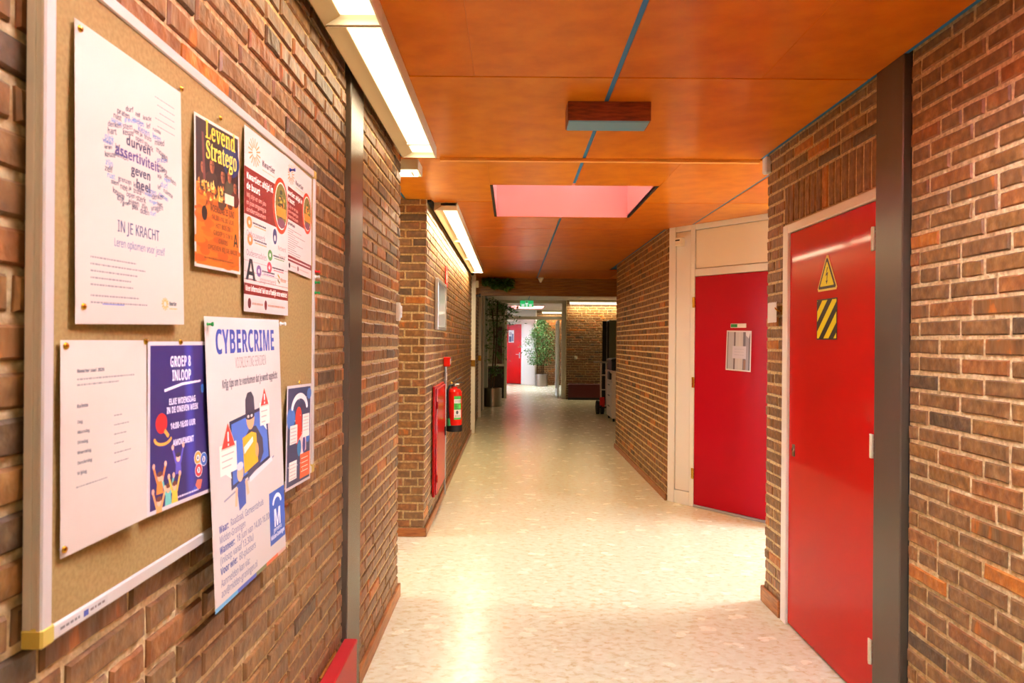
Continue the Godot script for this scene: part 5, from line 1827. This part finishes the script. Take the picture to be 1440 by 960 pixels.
func build_plants() -> void:
	# tall dim tree in the dark corner
	var at := V(-0.43, 0, 15.3)
	var t := thing("potted_fig", "tall dim potted tree in a steel pot in the dark corner", "potted plant", at)
	pot(t, at, 0.205, 0.42)
	var stems := [[at + Vector3(0.02, 0.38, 0.02), at + Vector3(0.06, 1.1, 0.03), at + Vector3(0.08, 1.7, 0.0), at + Vector3(0.1, 2.4, 0.05)], [at + Vector3(-0.04, 0.38, 0), at + Vector3(0.0, 1.0, 0.0), at + Vector3(0.02, 1.6, -0.05), at + Vector3(-0.03, 2.2, -0.02)]]
	for st in stems:
		obj("trunk", S().hose(st, 0.017, 8), mats.bark, t)
	var br := S()
	var dark := []
	var mid := []
	for k in 70:
		var y := rng.randf_range(0.75, 2.42)
		var base: Vector3 = at + Vector3(0.05 + 0.03 * y - 0.04, y, 0)
		var a := rng.randf() * TAU
		var reach := rng.randf_range(0.12, 0.34) * (1.25 if y > 1.7 else 0.85)
		if y > 1.95 and y < 2.3:
			reach *= 1.5
		var tip := base + Vector3(cos(a) * reach, rng.randf_range(-0.12, 0.1), sin(a) * reach)
		tip.x = maxf(tip.x, LEFT + 0.06)
		br.rod(base, tip, 0.004, 5, 0.002)
		for j in 9:
			var p := base.lerp(tip, rng.randf_range(0.4, 1.1)) + Vector3(rng.randf_range(-0.05, 0.05), rng.randf_range(-0.09, 0.05), rng.randf_range(-0.05, 0.05))
			p.x = maxf(p.x, LEFT + 0.03)
			(dark if rng.randf() < 0.65 else mid).append(p)
	for k in 150:   # a spray of leaves reaching out at the top
		var u := rng.randf()
		mid.append(at + Vector3(0.06 + 0.5 * u, 2.33 - 0.12 * u + rng.randf_range(-0.08, 0.07), rng.randf_range(-0.12, 0.12)))
	br.rod(at + Vector3(0.06, 2.2, 0), at + Vector3(0.5, 2.28, 0), 0.005, 5, 0.002)
	obj("branches", br, mats.bark, t)
	foliage(t, dark, mats.leaf_dark, 0.075)
	foliage(t, mid, mats.leaf_green, 0.075)

	# bright fig in the far room
	at = V(0.99, 0, 22.35)
	t = thing("potted_fig", "bushy bright green potted fig in a steel pot in the far room", "potted plant", at)
	pot(t, at, 0.2, 0.4)
	for st in [[at + Vector3(0, 0.35, 0), at + Vector3(0.02, 0.9, 0), at + Vector3(0.0, 1.7, 0)], [at + Vector3(0.04, 0.35, 0), at + Vector3(0.09, 0.8, 0.03), at + Vector3(0.2, 1.5, 0.04)], [at + Vector3(-0.04, 0.35, 0), at + Vector3(-0.1, 0.8, 0.03), at + Vector3(-0.25, 1.4, 0.04)]]:
		obj("trunk", S().hose(st, 0.015, 8), mats.bark, t)
	var greens := [[], [], []]
	for k in 1900:
		var y := rng.randf_range(0.0, 1.0)
		var wide := 0.82 * sqrt(maxf(0.03, sin(PI * clampf(y * 0.93 + 0.05, 0, 1)))) * (1.0 - 0.42 * y)
		var a := rng.randf() * TAU
		var r := wide * sqrt(rng.randf())
		var lump := 0.75 + 0.25 * sin(a * 3.0 + y * 11.0)
		greens[rng.randi() % 3].append(at + Vector3(cos(a) * r * lump - 0.12 * (1.0 - y), 0.72 + y * 1.52, sin(a) * r * lump * 0.75))
	foliage(t, greens[0], mats.leaf_dark, 0.085)
	foliage(t, greens[1], mats.leaf_green, 0.085)
	foliage(t, greens[2], mats.leaf_pale, 0.085)

	# trailing plant hung on the beam
	at = V(-0.28, 2.5, 11.24)
	t = thing("hanging_plant", "dark green trailing plant hanging against the timber beam", "hanging plant", at)
	obj("wire", S().rod(V(-0.5, CEIL - 0.03, 11.25), V(-0.02, CEIL - 0.03, 11.25), 0.004, 6).rod(V(-0.3, CEIL - 0.03, 11.25), V(-0.3, CEIL, 11.25), 0.004, 6), mats.black, t)
	dark = []
	mid = []
	for k in 760:
		var x := rng.randf_range(-0.5, 0.02)
		var f := 1.0 - absf((x + 0.14) / 0.42) * 0.6
		(dark if rng.randf() < 0.45 else mid).append(V(x, CEIL - 0.015 - rng.randf() * 0.2 * f, 11.25 + rng.randf_range(-0.08, 0.07)))
	foliage(t, dark, mats.leaf_dark, 0.06)
	foliage(t, mid, mats.leaf_green, 0.06)


# ------------------------------------------------------------------ the scene
func _ready() -> void:
	rng.seed = 20240611
	# camera
	var cam := Camera3D.new()
	cam.name = "camera"
	cam.position = Vector3(0, EYE, 0)
	cam.rotation = Vector3(0, 0, ROLL)
	cam.fov = rad_to_deg(2.0 * atan(480.0 / FOCAL))
	cam.near = 0.05
	cam.far = 120.0
	cam.current = true
	var lens := CameraAttributesPhysical.new()
	lens.frustum_focal_length = 12.0 / tan(deg_to_rad(cam.fov * 0.5))
	lens.frustum_focus_distance = 4.2
	lens.frustum_near = 0.05
	lens.frustum_far = 120.0
	lens.exposure_aperture = 8.0
	cam.attributes = lens
	add_child(cam)
	# sky
	var sky := ProceduralSkyMaterial.new()
	sky.sky_top_color = Color(0.84, 0.91, 1.0)
	sky.sky_horizon_color = Color(0.90, 0.95, 1.0)
	sky.ground_bottom_color = Color(0.50, 0.50, 0.50)
	sky.ground_horizon_color = Color(0.62, 0.62, 0.62)
	sky.sky_energy_multiplier = 7.5
	sky.ground_energy_multiplier = 5.5
	sky.sun_angle_max = 0.0
	var env := Environment.new()
	env.background_mode = Environment.BG_SKY
	env.sky = Sky.new()
	env.sky.sky_material = sky
	env.tonemap_mode = Environment.TONE_MAPPER_LINEAR
	env.tonemap_exposure = 1.24
	env.sdfgi_enabled = true
	env.ssao_enabled = true
	env.ssil_enabled = true
	var we := WorldEnvironment.new()
	we.name = "world"
	we.environment = env
	add_child(we)

	for q in [["regular", "Droid Sans", 400], ["bold", "Droid Sans", 700], ["serif", "Droid Serif", 700]]:
		var f := SystemFont.new()
		f.font_names = PackedStringArray([q[1]])
		f.font_weight = q[2]
		fonts[q[0]] = f
	make_materials()
	make_brick_shapes()
	# lamps that light the place, then the large structure
	build_lamps()
	build_floor()
	build_ceiling()
	build_left()
	build_right()
	column(2.62, 2.84, -0.634, -1.0, "grey brown steel column between the notice board wall and the short brick wall")
	column(2.482, 2.668, 1.438, 1.0, "wide grey brown steel column beside the red door's hinges")
	build_far()
	build_doors()
	# things
	build_board()
	build_objects()
	build_plants()
